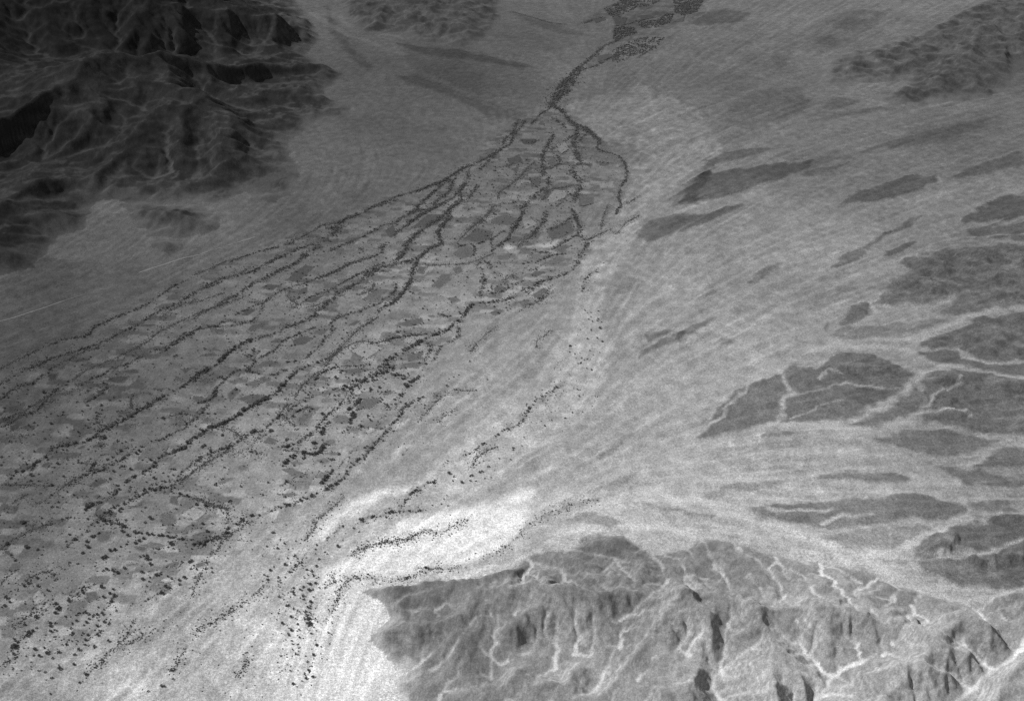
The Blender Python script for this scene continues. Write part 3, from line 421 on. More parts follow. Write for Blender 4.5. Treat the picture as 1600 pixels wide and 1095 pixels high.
# rows: tile, size class, spacing factor, sideways scatter (sheet units), course
ROWS = [
('c','MB',.8,5,"60,580 85,545 150,515 205,490 260,450 300,430 330,395 355,360 400,350 430,330 490,335 560,320 610,305 660,285 690,270 740,290"),
('c','M',.8,7,"600,310 690,245 740,215 800,195 870,155 935,110 960,95 1000,85 1040,60 1090,20 1130,0"),
('c','M',1.1,4,"1440,60 1390,120 1340,165 1300,190 1290,215 1225,240 1170,270 1095,305 1000,345 920,370 860,420 780,470 700,510 600,540 550,565"),
('c','MB',.7,5,"1600,155 1520,195 1480,210 1440,220 1400,255 1350,285 1305,325 1270,360 1200,380 1150,400 1110,415 1080,470 1040,495 980,530 900,570 870,595"),
('c','M',.9,10,"800,620 800,670 760,695 700,725 640,745 600,775"), ('c','M',1.2,4,"480,840 430,850 370,880 320,885 260,880 200,885 160,875 110,868"),
('c','M',.9,6,"1600,340 1500,380 1410,410 1350,460 1300,490 1250,530 1220,590 1180,640 1110,630 1050,650 1000,665 960,690 900,720 860,745 800,765 690,830 640,885 600,940 540,980 500,1000 450,1050"),
('c','S',.9,3,"1600,370 1480,430 1400,500 1340,520 1280,570 1230,590"), ('c','M',1,3,"1180,640 1200,665 1250,680 1300,692 1320,698"), ('c','S',.9,1,"1320,698 1360,710 1440,740 1500,760 1600,790"),
('c','M',1,5,"700,845 740,865 800,880 850,900 870,925"), ('c','M',1,4,"1170,972 1210,975 1270,990 1330,1000 1400,1000 1480,985 1540,965 1590,940"), ('c','S',1.0,2,"0,610 200,615 420,620 550,600"),
('c','S',.8,2,"440,620 500,580 620,520 690,490 760,465"), ('c','S',1,3,"440,620 380,670 320,710 250,740 200,760"), ('c','S',.8,1,"30,780 110,720 180,680"), ('c','S',.9,2,"0,1060 30,1030 100,985 170,950 240,920 330,885"),
('c','M',1.3,10,"770,600 800,625 810,650 790,670"), ('c','MS',.8,3,"870,350 850,365 800,390 700,405 680,430 640,470 625,515"), ('c','S',.7,1,"905,10 905,50 920,90"), ('c','S',.8,1,"665,170 690,195 740,200 800,190"),
('c','M',1.4,12,"0,160 60,155 110,130 200,115"), ('c','S',.9,5,"0,190 70,170 150,140 260,90 340,40 380,20"), ('c','S',1,4,"820,890 700,830 760,790"), ('c','MS',1.2,8,"870,650 920,670 960,690"), ('c','S',1.2,6,"110,260 160,280 220,265"),
('d','MB',.7,5,"0,290 40,275 80,245 110,215 150,208 200,190 260,160 320,130 360,95 420,60 480,30 560,0"), ('d','S',.7,1,"150,208 220,210 270,230 310,255 345,285"), ('d','M',.8,5,"0,445 60,420 120,390 200,365 260,345 310,320 345,285 400,265 430,245 480,240 520,215 540,190 580,150 610,115"),
('d','S',.6,1,"610,115 640,75 660,45"), ('d','S',.8,3,"0,525 40,490 110,450 180,410 240,375 300,330"), ('d','MS',1.1,4,"250,420 310,390 390,360 420,320 460,290 520,250 560,235"), ('d','MS',.8,3,"390,380 430,385 480,390 530,380 590,360 650,345 700,330 760,300 820,265 860,225 880,190 920,150 960,110 1010,80 1040,40"),
('d','S',.8,1,"640,370 750,380"), ('d','B',.6,3,"760,392 810,395 860,400 880,380 905,355"), ('d','B',.6,3,"840,340 845,310 860,290"), ('d','B',.6,3,"905,265 900,240 915,220"), ('d','B',.6,3,"935,190 955,170"), ('d','B',.6,4,"1060,115 1085,95 1120,75 1150,45 1165,10"), ('d','B',.6,4,"1100,185 1105,150 1110,125 1130,135"),
('d','B',.7,2,"1145,205 1175,208"), ('d','S',.8,1,"1180,208 1270,215 1340,220"), ('d','M',.9,4,"1350,240 1370,215 1400,175 1440,140 1460,110 1455,85 1490,55 1550,25 1590,5"), ('d','M',.7,6,"1350,240 1330,265 1290,300 1260,335 1220,380 1190,420 1150,440 1110,480 1080,525 1050,560 1010,600 970,620 930,645"),
('d','M',.7,5,"930,645 880,665 830,690 770,720 720,735 650,755 590,775 520,805 470,820 400,830 370,835 320,880 250,910 240,940 180,980 120,990 60,1015 0,1025"), ('d','S',.8,4,"500,815 430,845 370,880 320,920 260,970 200,1005 180,1060 130,1090"), ('d','B',.7,3,"630,480 650,455 680,430 710,408"), ('d','B',.7,4,"890,600 920,580 945,555 960,525 970,510"),
('d','M',.8,3,"610,615 640,605 655,580"), ('d','M',.8,3,"650,540 690,548"), ('d','M',1.2,3,"690,140 705,115 720,105 760,88 800,70 830,85"), ('d','S',.8,1,"630,120 640,160 680,180 720,205"), ('d','S',.9,3,"860,860 850,910 820,950 780,990"), ('d','S',1,2,"880,840 960,780 1010,740 1050,690"), ('d','S',1.2,6,"930,1000 980,955 1040,900"),
('d','MS',1.6,8,"1170,855 1250,825 1310,830 1380,805 1440,770 1480,735 1500,680 1560,650 1600,630"), ('d','MS',1.7,5,"1390,820 1460,800 1510,795 1580,790"), ('d','S',1.1,2,"1120,1090 1200,1045 1280,1020 1350,1005 1420,1025 1480,1010 1540,965 1600,940"), ('d','S',.8,1,"0,695 60,715 130,745 240,775 260,850"), ('d','S',.9,3,"1010,500 1040,460 1060,430"), ('d','M',1.3,8,"1330,90 1380,80 1420,60 1440,30"),
('e','MS',.7,4,"190,505 290,455 380,425 450,395 560,385 620,365 640,320 720,285 800,245 880,220 960,185 1030,150 1080,115 1150,65 1200,30 1270,0"), ('e','MS',.6,6,"0,705 60,680 100,650 180,610 250,585 330,540 400,520 470,500 530,480 590,460 700,425 740,405 820,360 900,325 960,300 1030,250 1090,210 1160,180 1250,145 1310,100 1400,50 1500,15 1540,0"),
('e','MS',.8,4,"0,820 40,790 65,760 160,715 215,710 290,655 330,635 360,600 450,550 540,505 600,470 660,470 700,430"), ('e','S',.8,3,"1110,250 1180,200 1270,155 1380,135 1450,110 1550,80"), ('e','S',.7,3,"500,690 540,645 600,615 680,580 760,545 850,505 950,455 1030,410 1090,355 1150,325 1230,285 1310,250 1400,205 1500,170 1600,100"),
('e','MS',.8,4,"0,1010 70,980 130,935 200,915 260,890 360,770 430,720 560,715 640,670 700,650 780,600 870,575 940,540 1000,500 1080,475 1150,450 1210,420 1260,370 1350,340 1420,315 1480,310 1600,265"), ('e','M',.8,4,"590,840 680,790 740,740 750,690 770,665 810,640"), ('e','M',.7,4,"680,710 740,705"), ('e','M',.8,2,"870,605 880,570"), ('e','M',.7,5,"1120,490 1200,430 1290,380 1340,345"),
('e','MB',.7,6,"640,1070 720,1025 800,990 880,945 935,905 990,880 1040,850 1100,815 1160,775 1200,765 1260,730 1310,695 1360,660 1400,630 1450,610 1500,570 1550,530 1600,480"), ('e','M',.8,4,"1380,850 1440,825 1480,800 1480,770 1520,720 1565,680 1540,660 1500,675"), ('e','S',.8,2,"1300,985 1380,900 1440,860"), ('e','MS',1.3,8,"970,1000 1100,955 1200,930 1280,910 1340,900"),
('e','S',.8,4,"0,980 60,940 160,900 250,850 340,790"), ('e','S',.8,4,"0,605 80,560 190,505"), ('e','S',.7,4,"130,610 210,600 280,570 330,545"), ('e','S',.7,2,"920,780 905,830 915,880"), ('e','S',1,5,"360,790 420,780 480,770 560,740"),
('f','S',.7,2,"0,135 100,95 160,65 240,35 320,15 370,0"), ('f','MS',.7,5,"0,270 60,225 140,185 230,150 320,135 400,115 450,85 520,50 600,10 620,0"), ('f','M',.6,10,"160,360 230,310 310,270 360,230 400,205 460,175 520,150 570,120 640,90 700,60 760,15 800,0"), ('f','S',.6,5,"0,440 60,400 140,360 220,330 290,310 350,290"),
('f','MS',.9,3,"0,520 150,490 270,485 350,470 410,455 470,400 485,360 490,330 530,295 580,260 660,225 740,200 800,185 860,155 920,140 1010,100 1080,65 1160,35 1280,0"), ('f','M',.9,3,"300,410 350,385 410,350 490,330"), ('f','S',.6,1,"380,315 490,325"), ('f','MS',.8,3,"740,340 800,295 870,265 960,235 1010,210 1080,165 1150,130 1210,100 1300,60 1400,30 1460,0"),
('f','S',.7,1,"740,340 690,310 650,275 680,240"), ('f','S',.7,2,"690,355 770,360 850,345 930,320"), ('f','MB',.55,8,"0,865 40,820 110,790 160,760 200,720 230,690 280,650 330,615 400,585"), ('f','M',.6,7,"400,585 460,570 530,550 600,525 650,490 710,475 780,455 840,420 880,370 930,340 970,300 1030,250 1070,230 1150,190 1190,150 1240,130 1290,90"),
('f','MS',.8,3,"385,795 430,735 500,690 590,640 620,600 660,570 720,550 790,520 860,490"), ('f','M',.7,5,"380,680 400,715 430,735 420,650"), ('f','M',1.6,3,"360,790 400,805 460,820 520,825 570,825 620,805 650,795"), ('f','MB',.75,6,"600,940 630,890 680,840 720,800 780,775 830,755 890,730 950,705"), ('f','S',.5,2,"950,705 1000,665 1050,610 1080,585 1120,540 1180,490 1240,455 1280,430"),
('f','M',.7,7,"1270,395 1330,355 1390,330 1440,285 1480,230 1500,190 1520,150 1535,100 1560,40 1590,0"), ('f','M',.9,5,"650,740 720,730 790,705 850,660 890,620 920,570 960,540 970,500 960,470 1000,430 1060,410 1150,385 1250,350 1320,320"), ('f','S',.7,1,"710,990 760,900 830,840 920,770 970,705 1020,650"), ('f','MB',.8,5,"340,1090 400,1050 480,1010 550,965 600,945"),
('f','M',.8,4,"30,1030 120,1000 150,970 160,930 220,870 260,820 330,790"), ('f','S',.7,1,"970,700 1050,640 1110,610 1180,590 1280,605 1390,570 1480,555 1600,545"), ('f','M',.9,5,"1600,600 1520,635 1450,690 1400,710 1340,740"), ('f','MS',.7,2,"1240,750 1150,765 1090,765 1000,770 940,790 890,815 850,855"), ('f','MB',.26,22,"1390,770 1340,780 1300,800 1260,830 1200,870 1150,890 1100,910 1000,930 950,945"), ('f','M',.9,16,"950,945 850,970 760,1000"),
('f','B',.8,4,"1370,820 1430,830 1490,845"), ('f','B',.6,5,"1590,830 1550,860 1500,890 1490,910"), ('f','B',.7,5,"1170,990 1150,1020 1090,1070 1060,1090"), ('f','B',.8,5,"1470,965 1410,1000 1370,1025 1345,1045"), ('f','M',1,4,"1440,1070 1500,1040 1600,985"), ('f','MS',.8,2,"770,1010 700,1040 660,1080"), ('f','MS',.9,12,"1060,990 1110,960 1080,1020"), ('f','S',.6,4,"1000,250 1080,210 1180,180 1260,190 1250,230 1160,270"), ('f','MS',.7,6,"1320,310 1380,270 1420,220 1400,190"),
('g','MB',.5,5,"0,1040 60,1010 110,980 170,945 240,910 290,880 330,865 380,850 430,830 470,795 520,760 560,720 575,680 610,650 650,635"), ('g','M',.75,5,"650,635 700,640 760,630 810,620 860,610 920,580 970,545 1030,530 1070,500 1120,470 1200,455 1260,435 1310,405 1350,360"), ('g','M',.5,14,"1350,360 1370,300 1400,250 1410,200 1370,175 1340,165"), ('g','M',.7,6,"1340,165 1360,110 1330,60 1310,0"),
('g','MS',.9,4,"820,625 900,600 960,575 1030,545 1100,490 1180,465"), ('g','M',.9,7,"670,600 675,550 690,500 690,450 685,410 650,385 660,350"), ('g','S',.7,1,"300,375 450,370 550,365 640,345 720,310 760,290"), ('g','M',.6,6,"0,660 50,640 110,590 160,530 185,470 200,400 225,350 260,310 320,260 360,240 400,220 390,190 370,150 400,110 440,40 460,0"), ('g','S',.7,2,"0,380 110,355 215,340"), ('g','M',.9,14,"0,430 80,360 130,290 180,240"),
('g','M',.8,4,"500,215 540,240 600,230 630,245 630,290 610,320"), ('g','S',.6,1,"520,205 540,180 600,120 660,70 720,20"), ('g','M',.8,4,"640,235 690,210 750,190 840,130"), ('g','M',.7,4,"740,190 745,230 760,270"), ('g','MB',.6,6,"740,280 790,240 830,215 870,180 890,140 910,110 940,60 960,20 970,0"), ('g','M',.9,6,"980,190 1020,175 1060,130 1090,90 1140,60"), ('g','MS',.8,4,"1140,130 1200,110 1280,60 1300,40"), ('g','S',.6,2,"930,240 1030,170"),
('g','MB',.7,3,"1060,350 1100,335 1130,320 1165,308 1210,300 1260,295"), ('g','M',.7,4,"1030,270 1090,285 1150,290"), ('g','M',.8,4,"1165,265 1210,240 1270,205 1310,180 1340,165"), ('g','M',1.3,5,"770,350 790,360 860,350 900,355 960,365 1020,358 1060,350"), ('g','MS',.8,5,"700,350 740,370 740,400"), ('g','M',.8,4,"1010,410 1060,400"), ('g','S',.8,8,"815,495 880,450 920,435"), ('g','M',.9,4,"740,570 790,575 840,545 900,515 960,480"),
('g','M',1.1,6,"1180,510 1140,550 1100,600 1060,630 1000,650 960,665"), ('g','MB',.8,2,"390,720 420,728 460,730"), ('g','MS',.9,2,"0,905 60,885 130,870 220,860 300,855"), ('g','M',.8,6,"510,800 525,855 500,885 450,910 400,940 360,990 340,1040"), ('g','MS',.7,4,"290,910 320,940 320,980 280,1030 290,1060"), ('g','MS',.9,6,"1490,400 1440,430 1400,470 1380,510 1385,560"), ('g','S',.8,1,"1590,120 1500,160 1430,190"), ('g','S',.9,1,"1150,830 1110,870 1060,900 1055,960"), ('g','S',.9,1,"600,980 640,920 700,860 790,790"), ('g','S',1,4,"930,700 990,665 1090,620 1170,560"),
('h','M',.5,5,"0,805 70,785 110,765 200,740 280,690 350,640 400,625 480,590 540,560 600,520 660,480"), ('h','M',.8,6,"0,950 60,900 130,830 200,770 280,710 290,760"), ('h','M',.7,6,"0,1000 100,940 180,900 230,880 300,840 370,760 400,700 410,650"), ('h','M',.6,8,"50,1090 140,1030 230,960 310,890 360,860 400,850 440,800 480,750"), ('h','M',.6,4,"490,650 500,630 540,590 580,550 640,500 700,460 720,400 770,350 800,300"), ('h','MS',.6,4,"650,470 660,430 700,400 720,380 740,330 750,300 780,300"),
('h','M',.7,4,"840,330 890,280 900,260 960,230 980,200"), ('h','M',.25,34,"980,190 1000,160 1060,100 1100,40 1130,0"), ('h','M',.4,8,"980,190 1030,210 1070,240 1100,280 1110,310 1150,340 1200,355 1250,390 1320,440"), ('h','M',.6,4,"1320,440 1300,500 1350,520 1450,550 1500,610 1510,660 1500,720 1460,770 1450,840 1470,890 1420,960"), ('h','M',.4,12,"1160,350 1160,400 1140,450 1150,510 1170,560 1190,600 1130,630 1130,670 1160,700 1190,730 1180,780 1150,820 1140,870"),
('h','M',.6,5,"1160,390 1100,430 1040,480 980,510"), ('h','M',.7,4,"1180,450 1220,400"), ('h','M',.7,4,"980,520 1020,550 1045,580 1030,610 970,640"), ('h','M',.5,9,"1000,400 970,450 930,530 920,580 930,640 920,680 960,700 970,740 940,780 890,800 860,850 800,890 780,930 770,970 730,1030 700,1090"), ('h','S',.6,2,"400,1060 520,990 580,900 650,870"), ('h','S',.6,2,"610,850 620,800 700,750 770,690 830,620 870,590"), ('h','M',.7,5,"650,880 700,880 740,870"), ('h','M',.7,8,"940,930 945,970 910,1010 890,1050 860,1090"),
('h','M',.7,8,"1030,890 1080,840 1130,810"), ('h','S',.6,3,"920,860 970,780 1060,770 1160,750"), ('h','M',.6,8,"1120,920 1150,950 1160,1000 1180,1050"), ('h','MS',.7,3,"980,1070 1050,1030 1110,980"), ('h','M',.6,5,"1200,610 1260,615"), ('h','M',.7,5,"1290,590 1380,600"), ('h','MS',.8,2,"1600,825 1550,855 1520,880"), ('h','M',.7,9,"1000,280 1050,320 1080,350"), ('h','MS',.9,4,"760,440 820,460 900,440"), ('h','M',1.2,10,"560,640 660,620 760,600 840,580"), ('h','S',.9,2,"1380,880 1350,960 1330,1060"), ('h','S',.9,2,"1600,960 1500,1010 1440,1090"),
('j','M',.5,8,"460,480 560,390 640,320 700,290"), ('j','M',.5,8,"480,490 600,450 680,400 720,380 800,370 870,330"), ('j','MS',.7,4,"870,400 990,330"), ('j','M',.4,5,"280,720 360,790 400,840 520,890 610,970"), ('j','M',.5,6,"700,220 760,180 860,150 940,130"), ('j','M',.5,6,"640,60 700,100 760,120"), ('j','S',.8,3,"0,80 140,120 280,160 380,170"), ('j','MS',.5,6,"500,160 580,130 640,120"),
('i','MS',1.3,3,"530,680 540,655 620,640 680,605 730,575 790,530 850,490 910,445 960,430 1010,410 1040,370 1060,320 1110,260 1170,235 1240,180"), ('i','M',1,4,"360,825 400,795 440,775 480,760"), ('i','S',.9,1,"510,400 520,370 560,345 620,320"), ('i','S',1,2,"470,240 500,220 590,200 740,200"), ('i','S',1,2,"370,390 420,340 490,260 550,225"), ('i','S',.7,1,"720,690 715,660 740,620 800,580 870,550"),
('k','S',1.3,5,"20,560 50,530 100,525 200,530 300,535 340,520 400,485 470,485 560,480"), ('k','S',1.1,4,"60,420 130,385 220,360 310,350 350,325 410,310 470,320 550,275 600,250"), ('k','S',2,10,"640,440 740,405 822,340 880,278 960,240 1075,190 1200,160"),
('a','S',1.0,4,"590,915 620,885 670,855 700,815 740,780 770,740 830,700 870,660 900,600 920,540"), ('a','S',1.3,3,"780,770 830,720 900,690 960,660 1060,600"), ('a','S',1,3,"1210,880 1240,800 1270,760 1300,710"), ('a','MS',1.2,3,"1000,400 1060,370 1110,350 1180,310"), ('a','S',.9,1,"75,585 150,540 210,490 280,450 330,400"), ('a','MS',.9,4,"100,705 150,660 180,640"), ('a','S',.8,1,"20,830 110,785 75,740"), ('a','S',.8,1,"480,385 560,330 640,290"), ('a','MS',1.1,3,"700,480 740,440 790,370"), ('a','S',.9,1,"0,280 50,230 150,150"), ('a','S',.9,1,"150,280 220,230 300,195 390,220"), ('a','S',1,1,"1330,360 1360,280 1400,200"),
('b','S',1,3,"1030,310 1060,280 1100,250 1160,240"), ('b','S',1.2,4,"1025,325 1010,385 985,450 945,515 915,540"), ('b','MS',.9,8,"820,410 810,470 800,530 820,600 830,620"), ('b','S',1,3,"0,630 60,590 135,560 220,500 330,440 440,350 500,290"), ('b','MS',1,6,"690,200 720,165 760,140 795,105"), ('b','S',1,2,"950,210 980,240 985,270 900,320"), ('b','S',1.3,6,"300,950 340,890 370,830 370,770"),
('t','MS',.6,5,"0,525 80,490 160,470 240,440 370,410 480,385 560,335 640,295 700,265 760,225 840,210 900,200"), ('t','M',.5,8,"830,255 900,215 960,170 1020,150 1080,120"), ('t','M',.6,9,"1120,110 1170,80 1240,55 1310,40 1380,10"), ('t','M',.38,18,"560,510 620,480 670,440 740,400 790,350 850,290 910,250 950,210"), ('t','MS',.6,6,"150,615 200,600 250,575 310,540 350,510 420,490 480,460 560,420 620,400 720,370 790,350"),
('t','M',.7,8,"340,640 400,600 460,575 540,550 600,510"), ('t','MS',.6,6,"830,435 900,405 980,370 1040,340 1100,320 1170,285 1220,250 1280,220 1380,205 1410,160 1500,130 1600,90"), ('t','M',.7,6,"1350,310 1390,280 1450,235 1520,180 1600,130"), ('t','MS',.6,4,"740,655 800,640 870,605 960,555 1040,525 1100,500 1190,485 1250,455 1265,410 1290,385"), ('t','S',.7,3,"1080,420 1150,435 1230,420 1290,385"), ('t','M',.7,14,"1380,520 1420,480 1450,430 1480,370 1540,320 1600,285"), ('t','MS',.6,10,"1100,640 1160,610 1230,580 1290,560 1360,560 1400,535 1480,520 1560,500"), ('t','S',.8,14,"0,640 100,610 180,570"),
('u','M',.6,10,"0,780 80,710 150,665 230,650 285,620"), ('u','MS',.55,6,"330,610 350,580 420,550 500,515 590,480 650,450 720,430 800,410 870,400 920,375 980,350"), ('u','M',.5,8,"980,360 1040,320 1110,300 1180,265 1240,230 1300,190 1370,150 1430,130"), ('u','MS',.6,8,"700,670 760,645 830,610 900,570 980,590 1040,570 1090,480 1160,440 1210,390"), ('u','M',.7,8,"880,550 1000,440 1060,390 1090,370 1120,320"), ('u','M',.6,8,"750,770 830,700 880,660 960,620 1010,590 1060,570 1160,510 1210,460"), ('u','M',.45,9,"720,960 780,910 860,840 950,780 1030,720 1100,690 1150,640 1200,590 1260,540 1320,490 1340,440 1310,420"), ('u','M',.6,8,"870,1090 950,1040 1010,990 1080,960 1140,930 1120,880 1080,840 1110,780 1160,730 1220,670 1240,640"), ('u','MS',.7,6,"1210,400 1230,330 1260,270 1290,240"), ('u','MS',.7,6,"1310,420 1330,370 1400,300")]
# damp, grassy soil darkens the ground along the ditches
for t, cls, f, jit, q_ in ROWS:
    w = world(t, q_); m_ = math.hypot(w[:, 1].mean(), CAM_H)*2*TP/1095/TILE[t][2]
    sl, mk = line_mask(w, 2.2+.4*CELL[int(row_of(w[:, 1].mean())), 0]+.8*jit*m_, False)
    TONE[sl] *= np.exp(-(.26 if 'S' in cls else .32)*mk*np.clip(.8+.6*perlin(X[sl]/40, Y[sl]/40, 61), .2, 1.2))
# low relief of the plain: streaks, pavement a little higher than the washes; the farmed fan is level
Z += plain*(1-FAN)*(1.1*streak_c+.35*streak_m)*smooth(0, 1, bord)*.9
# low rocky knolls on the eastern plain
for t, s, hgt in (('m', "940,300 960,240 1060,200 1050,150 1200,105 1340,85 1500,75 1800,85 1800,330 1440,360 1270,310 1180,345 970,335", 16), ('m', "1140,680 1300,655 1530,700 1800,705 1800,950 1450,955 1330,935 1270,905 1130,885 1200,850 1130,815 1160,770", 18), ('m', "700,640 760,570 850,570 960,605 1050,645 1090,670 1040,735 850,715 740,690", 12),
                  ('l', "1020,430 1160,345 1300,295 1500,250 1800,265 1800,555 1450,565 1300,555 1150,495", 22), ('m', "1130,530 1300,455 1400,405 1800,365 1800,605 1420,605 1290,545", 14)):
    sl, mk = poly_mask(world(t, s), 60)
    n_ = fbm(X[sl]/120, Y[sl]/120, 120, 5, .55)
    Z[sl] += mk*hgt*bord[sl]*np.maximum(.25+n_, 0); TONE[sl] *= np.exp(mk*(.30*fbm(X[sl]/50, Y[sl]/50, 130, 4, .6)+.1*streak_f[sl]))
TONE = np.clip(TONE, .012, .86)

# ------------------------------------------------------------------ materials
def new_mat(name):
    m = bpy.data.materials.new(name); m.use_nodes = True
    nt = m.node_tree; b = nt.nodes['Principled BSDF']
    b.inputs['Roughness'].default_value = .95; b.inputs['Specular IOR Level'].default_value = .05
    if 'Diffuse Roughness' in b.inputs: b.inputs['Diffuse Roughness'].default_value = .8
    return m, nt, b
def grain(nt, scales, lo_hi):
    """product of noise factors in world metres"""
    geo = nt.nodes.new('ShaderNodeNewGeometry'); out = None
    for (sc, det, a) in zip(scales, (2, 2, 3, 2), lo_hi):
        no = nt.nodes.new('ShaderNodeTexNoise'); no.inputs['Scale'].default_value = 1/sc; no.inputs['Detail'].default_value = det; no.inputs['Roughness'].default_value = .65
        nt.links.new(geo.outputs['Position'], no.inputs['Vector'])
        mr = nt.nodes.new('ShaderNodeMapRange'); mr.inputs['From Min'].default_value = .28; mr.inputs['From Max'].default_value = .72
        mr.inputs['To Min'].default_value = 1-a; mr.inputs['To Max'].default_value = 1+a
        nt.links.new(no.outputs['Fac'], mr.inputs['Value'])
        if out is None: out = mr.outputs[0]
        else:
            mu = nt.nodes.new('ShaderNodeMath'); mu.operation = 'MULTIPLY'; nt.links.new(out, mu.inputs[0]); nt.links.new(mr.outputs[0], mu.inputs[1]); out = mu.outputs[0]
    return out
def terrain_mat(name, scales, amps, bump_sc, bump_d):
    m, nt, b = new_mat(name)
    at = nt.nodes.new('ShaderNodeAttribute'); at.attribute_name = 'tone'
    g = grain(nt, scales, amps)
    mu = nt.nodes.new('ShaderNodeMath'); mu.operation = 'MULTIPLY'; mu.use_clamp = True
    nt.links.new(at.outputs['Fac'], mu.inputs[0]); nt.links.new(g, mu.inputs[1]); nt.links.new(mu.outputs[0], b.inputs['Base Color'])
    geo = nt.nodes.new('ShaderNodeNewGeometry'); no = nt.nodes.new('ShaderNodeTexNoise'); no.inputs['Scale'].default_value = 1/bump_sc; no.inputs['Detail'].default_value = 4
    bp = nt.nodes.new('ShaderNodeBump'); bp.inputs['Distance'].default_value = bump_d; bp.inputs['Strength'].default_value = 1
    nt.links.new(geo.outputs['Position'], no.inputs['Vector']); nt.links.new(no.outputs['Fac'], bp.inputs['Height']); nt.links.new(bp.outputs[0], b.inputs['Normal'])
    return m
M_PLAIN = terrain_mat('gravel_plain', (2.2, 6.0, 30.0), (.42, .26, .08), 6, .6)
M_ROCK = terrain_mat('desert_rock', (2.6, 9.0, 60.0), (.30, .16, .10), 9, .8)
def flat_mat(name, tone, amp=.2, sc=(2.5, 9.0), tex=None):
    m, nt, b = new_mat(name)
    g = grain(nt, sc, (amp, amp))
    mu = nt.nodes.new('ShaderNodeMath'); mu.operation = 'MULTIPLY'; mu.inputs[1].default_value = tone
    nt.links.new(g, mu.inputs[0]); nt.links.new(mu.outputs[0], b.inputs['Base Color'])
    return m
M_LEAF = flat_mat('foliage', .115, .35, (.8, 3.0))
M_SCRUB = flat_mat('scrub_foliage', .12, .35, (.8, 3.0))
M_BARK = flat_mat('bark', .07, .2, (.3, 1.0))

# ------------------------------------------------------------------ terrain objects
idx = np.arange(NR*NC).reshape(NR, NC)
quads = np.stack([idx[:-1, :-1], idx[:-1, 1:], idx[1:, 1:], idx[1:, :-1]], -1).reshape(-1, 4)
freg = np.minimum.reduce([REG[:-1, :-1], REG[:-1, 1:], REG[1:, 1:], REG[1:, :-1]]).reshape(-1)
P3 = np.stack([X, Y, Z], -1).reshape(-1, 3).astype(np.float32)
def terrain(name, mask, mat, label, extra=None):
    q = quads[mask]
    u, inv = np.unique(q, return_inverse=True)
    co = P3[u]; tn = TONE.reshape(-1)[u]; q = inv.reshape(-1, 4)
    if extra is not None:
        eco, eq, et = extra
        q = np.vstack([q, eq+len(co)]); co = np.vstack([co, eco]); tn = np.concatenate([tn, et])
    me = bpy.data.meshes.new(name)
    me.vertices.add(len(co)); me.vertices.foreach_set('co', co.astype(np.float32).ravel())
    me.loops.add(q.size); me.loops.foreach_set('vertex_index', q.ravel().astype(np.int32))
    me.polygons.add(len(q)); me.polygons.foreach_set('loop_start', np.arange(0, q.size, 4, dtype=np.int32))
    me.polygons.foreach_set('use_smooth', np.ones(len(q), bool))
    me.update(calc_edges=True)
    a = me.attributes.new('tone', 'FLOAT', 'POINT'); a.data.foreach_set('value', tn.astype(np.float32))
    me.materials.append(mat)
    o = bpy.data.objects.new(name, me); C.objects.link(o)
    o['kind'] = 'structure'; o['label'] = label
    return o
# a coarse apron carries the plain on to the horizon
ring_in = [(X[0, 0], Y0), (X[0, -1], Y0), (X[-1, -1], Y1), (X[-1, 0], Y1)]
ring_out = [(-60000, -30000), (60000, -30000), (60000, 90000), (-60000, 90000)]
eco = np.array([(x, y, -1.5) for x, y in ring_in+ring_out], np.float32)
eq = np.array([[4, 5, 1, 0], [5, 6, 2, 1], [6, 7, 3, 2], [7, 4, 0, 3]])
terrain('ground', freg == 0, M_PLAIN, 'pale gravelly desert plain with braided washes and dark pavement patches', (eco, eq, np.full(8, .2)))
LAB = {'mountain_range': 'very dark rugged mountain range in the upper left corner', 'distant_hills': 'low dark dissected hills at the top beside the valley mouth',
       'outlying_hills': 'low dark outlying hill below the mountain range', 'eastern_hills': 'dark low rocky hills at the upper right', 'foreground_hills': 'gullied pale and grey rock hills along the bottom right'}
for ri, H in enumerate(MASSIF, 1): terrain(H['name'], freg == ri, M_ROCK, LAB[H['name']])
def height(x, y):
    r = np.clip(row_of(y), 0, NR-1.001); c = np.clip(col_of(x, y), 0, NC-1.001)
    r0 = np.floor(r).astype(int); c0 = np.floor(c).astype(int); fr = r-r0; fc = c-c0
    return (Z[r0, c0]*(1-fc)+Z[r0, c0+1]*fc)*(1-fr)+(Z[r0+1, c0]*(1-fc)+Z[r0+1, c0+1]*fc)*fr

def mesh_obj(name, verts, faces, mat, smooth_=False):
    me = bpy.data.meshes.new(name); me.from_pydata([tuple(map(float, v)) for v in verts], [], faces); me.materials.append(mat)
    if smooth_: me.polygons.foreach_set('use_smooth', [True]*len(me.polygons))
    o = bpy.data.objects.new(name, me); C.objects.link(o); return o


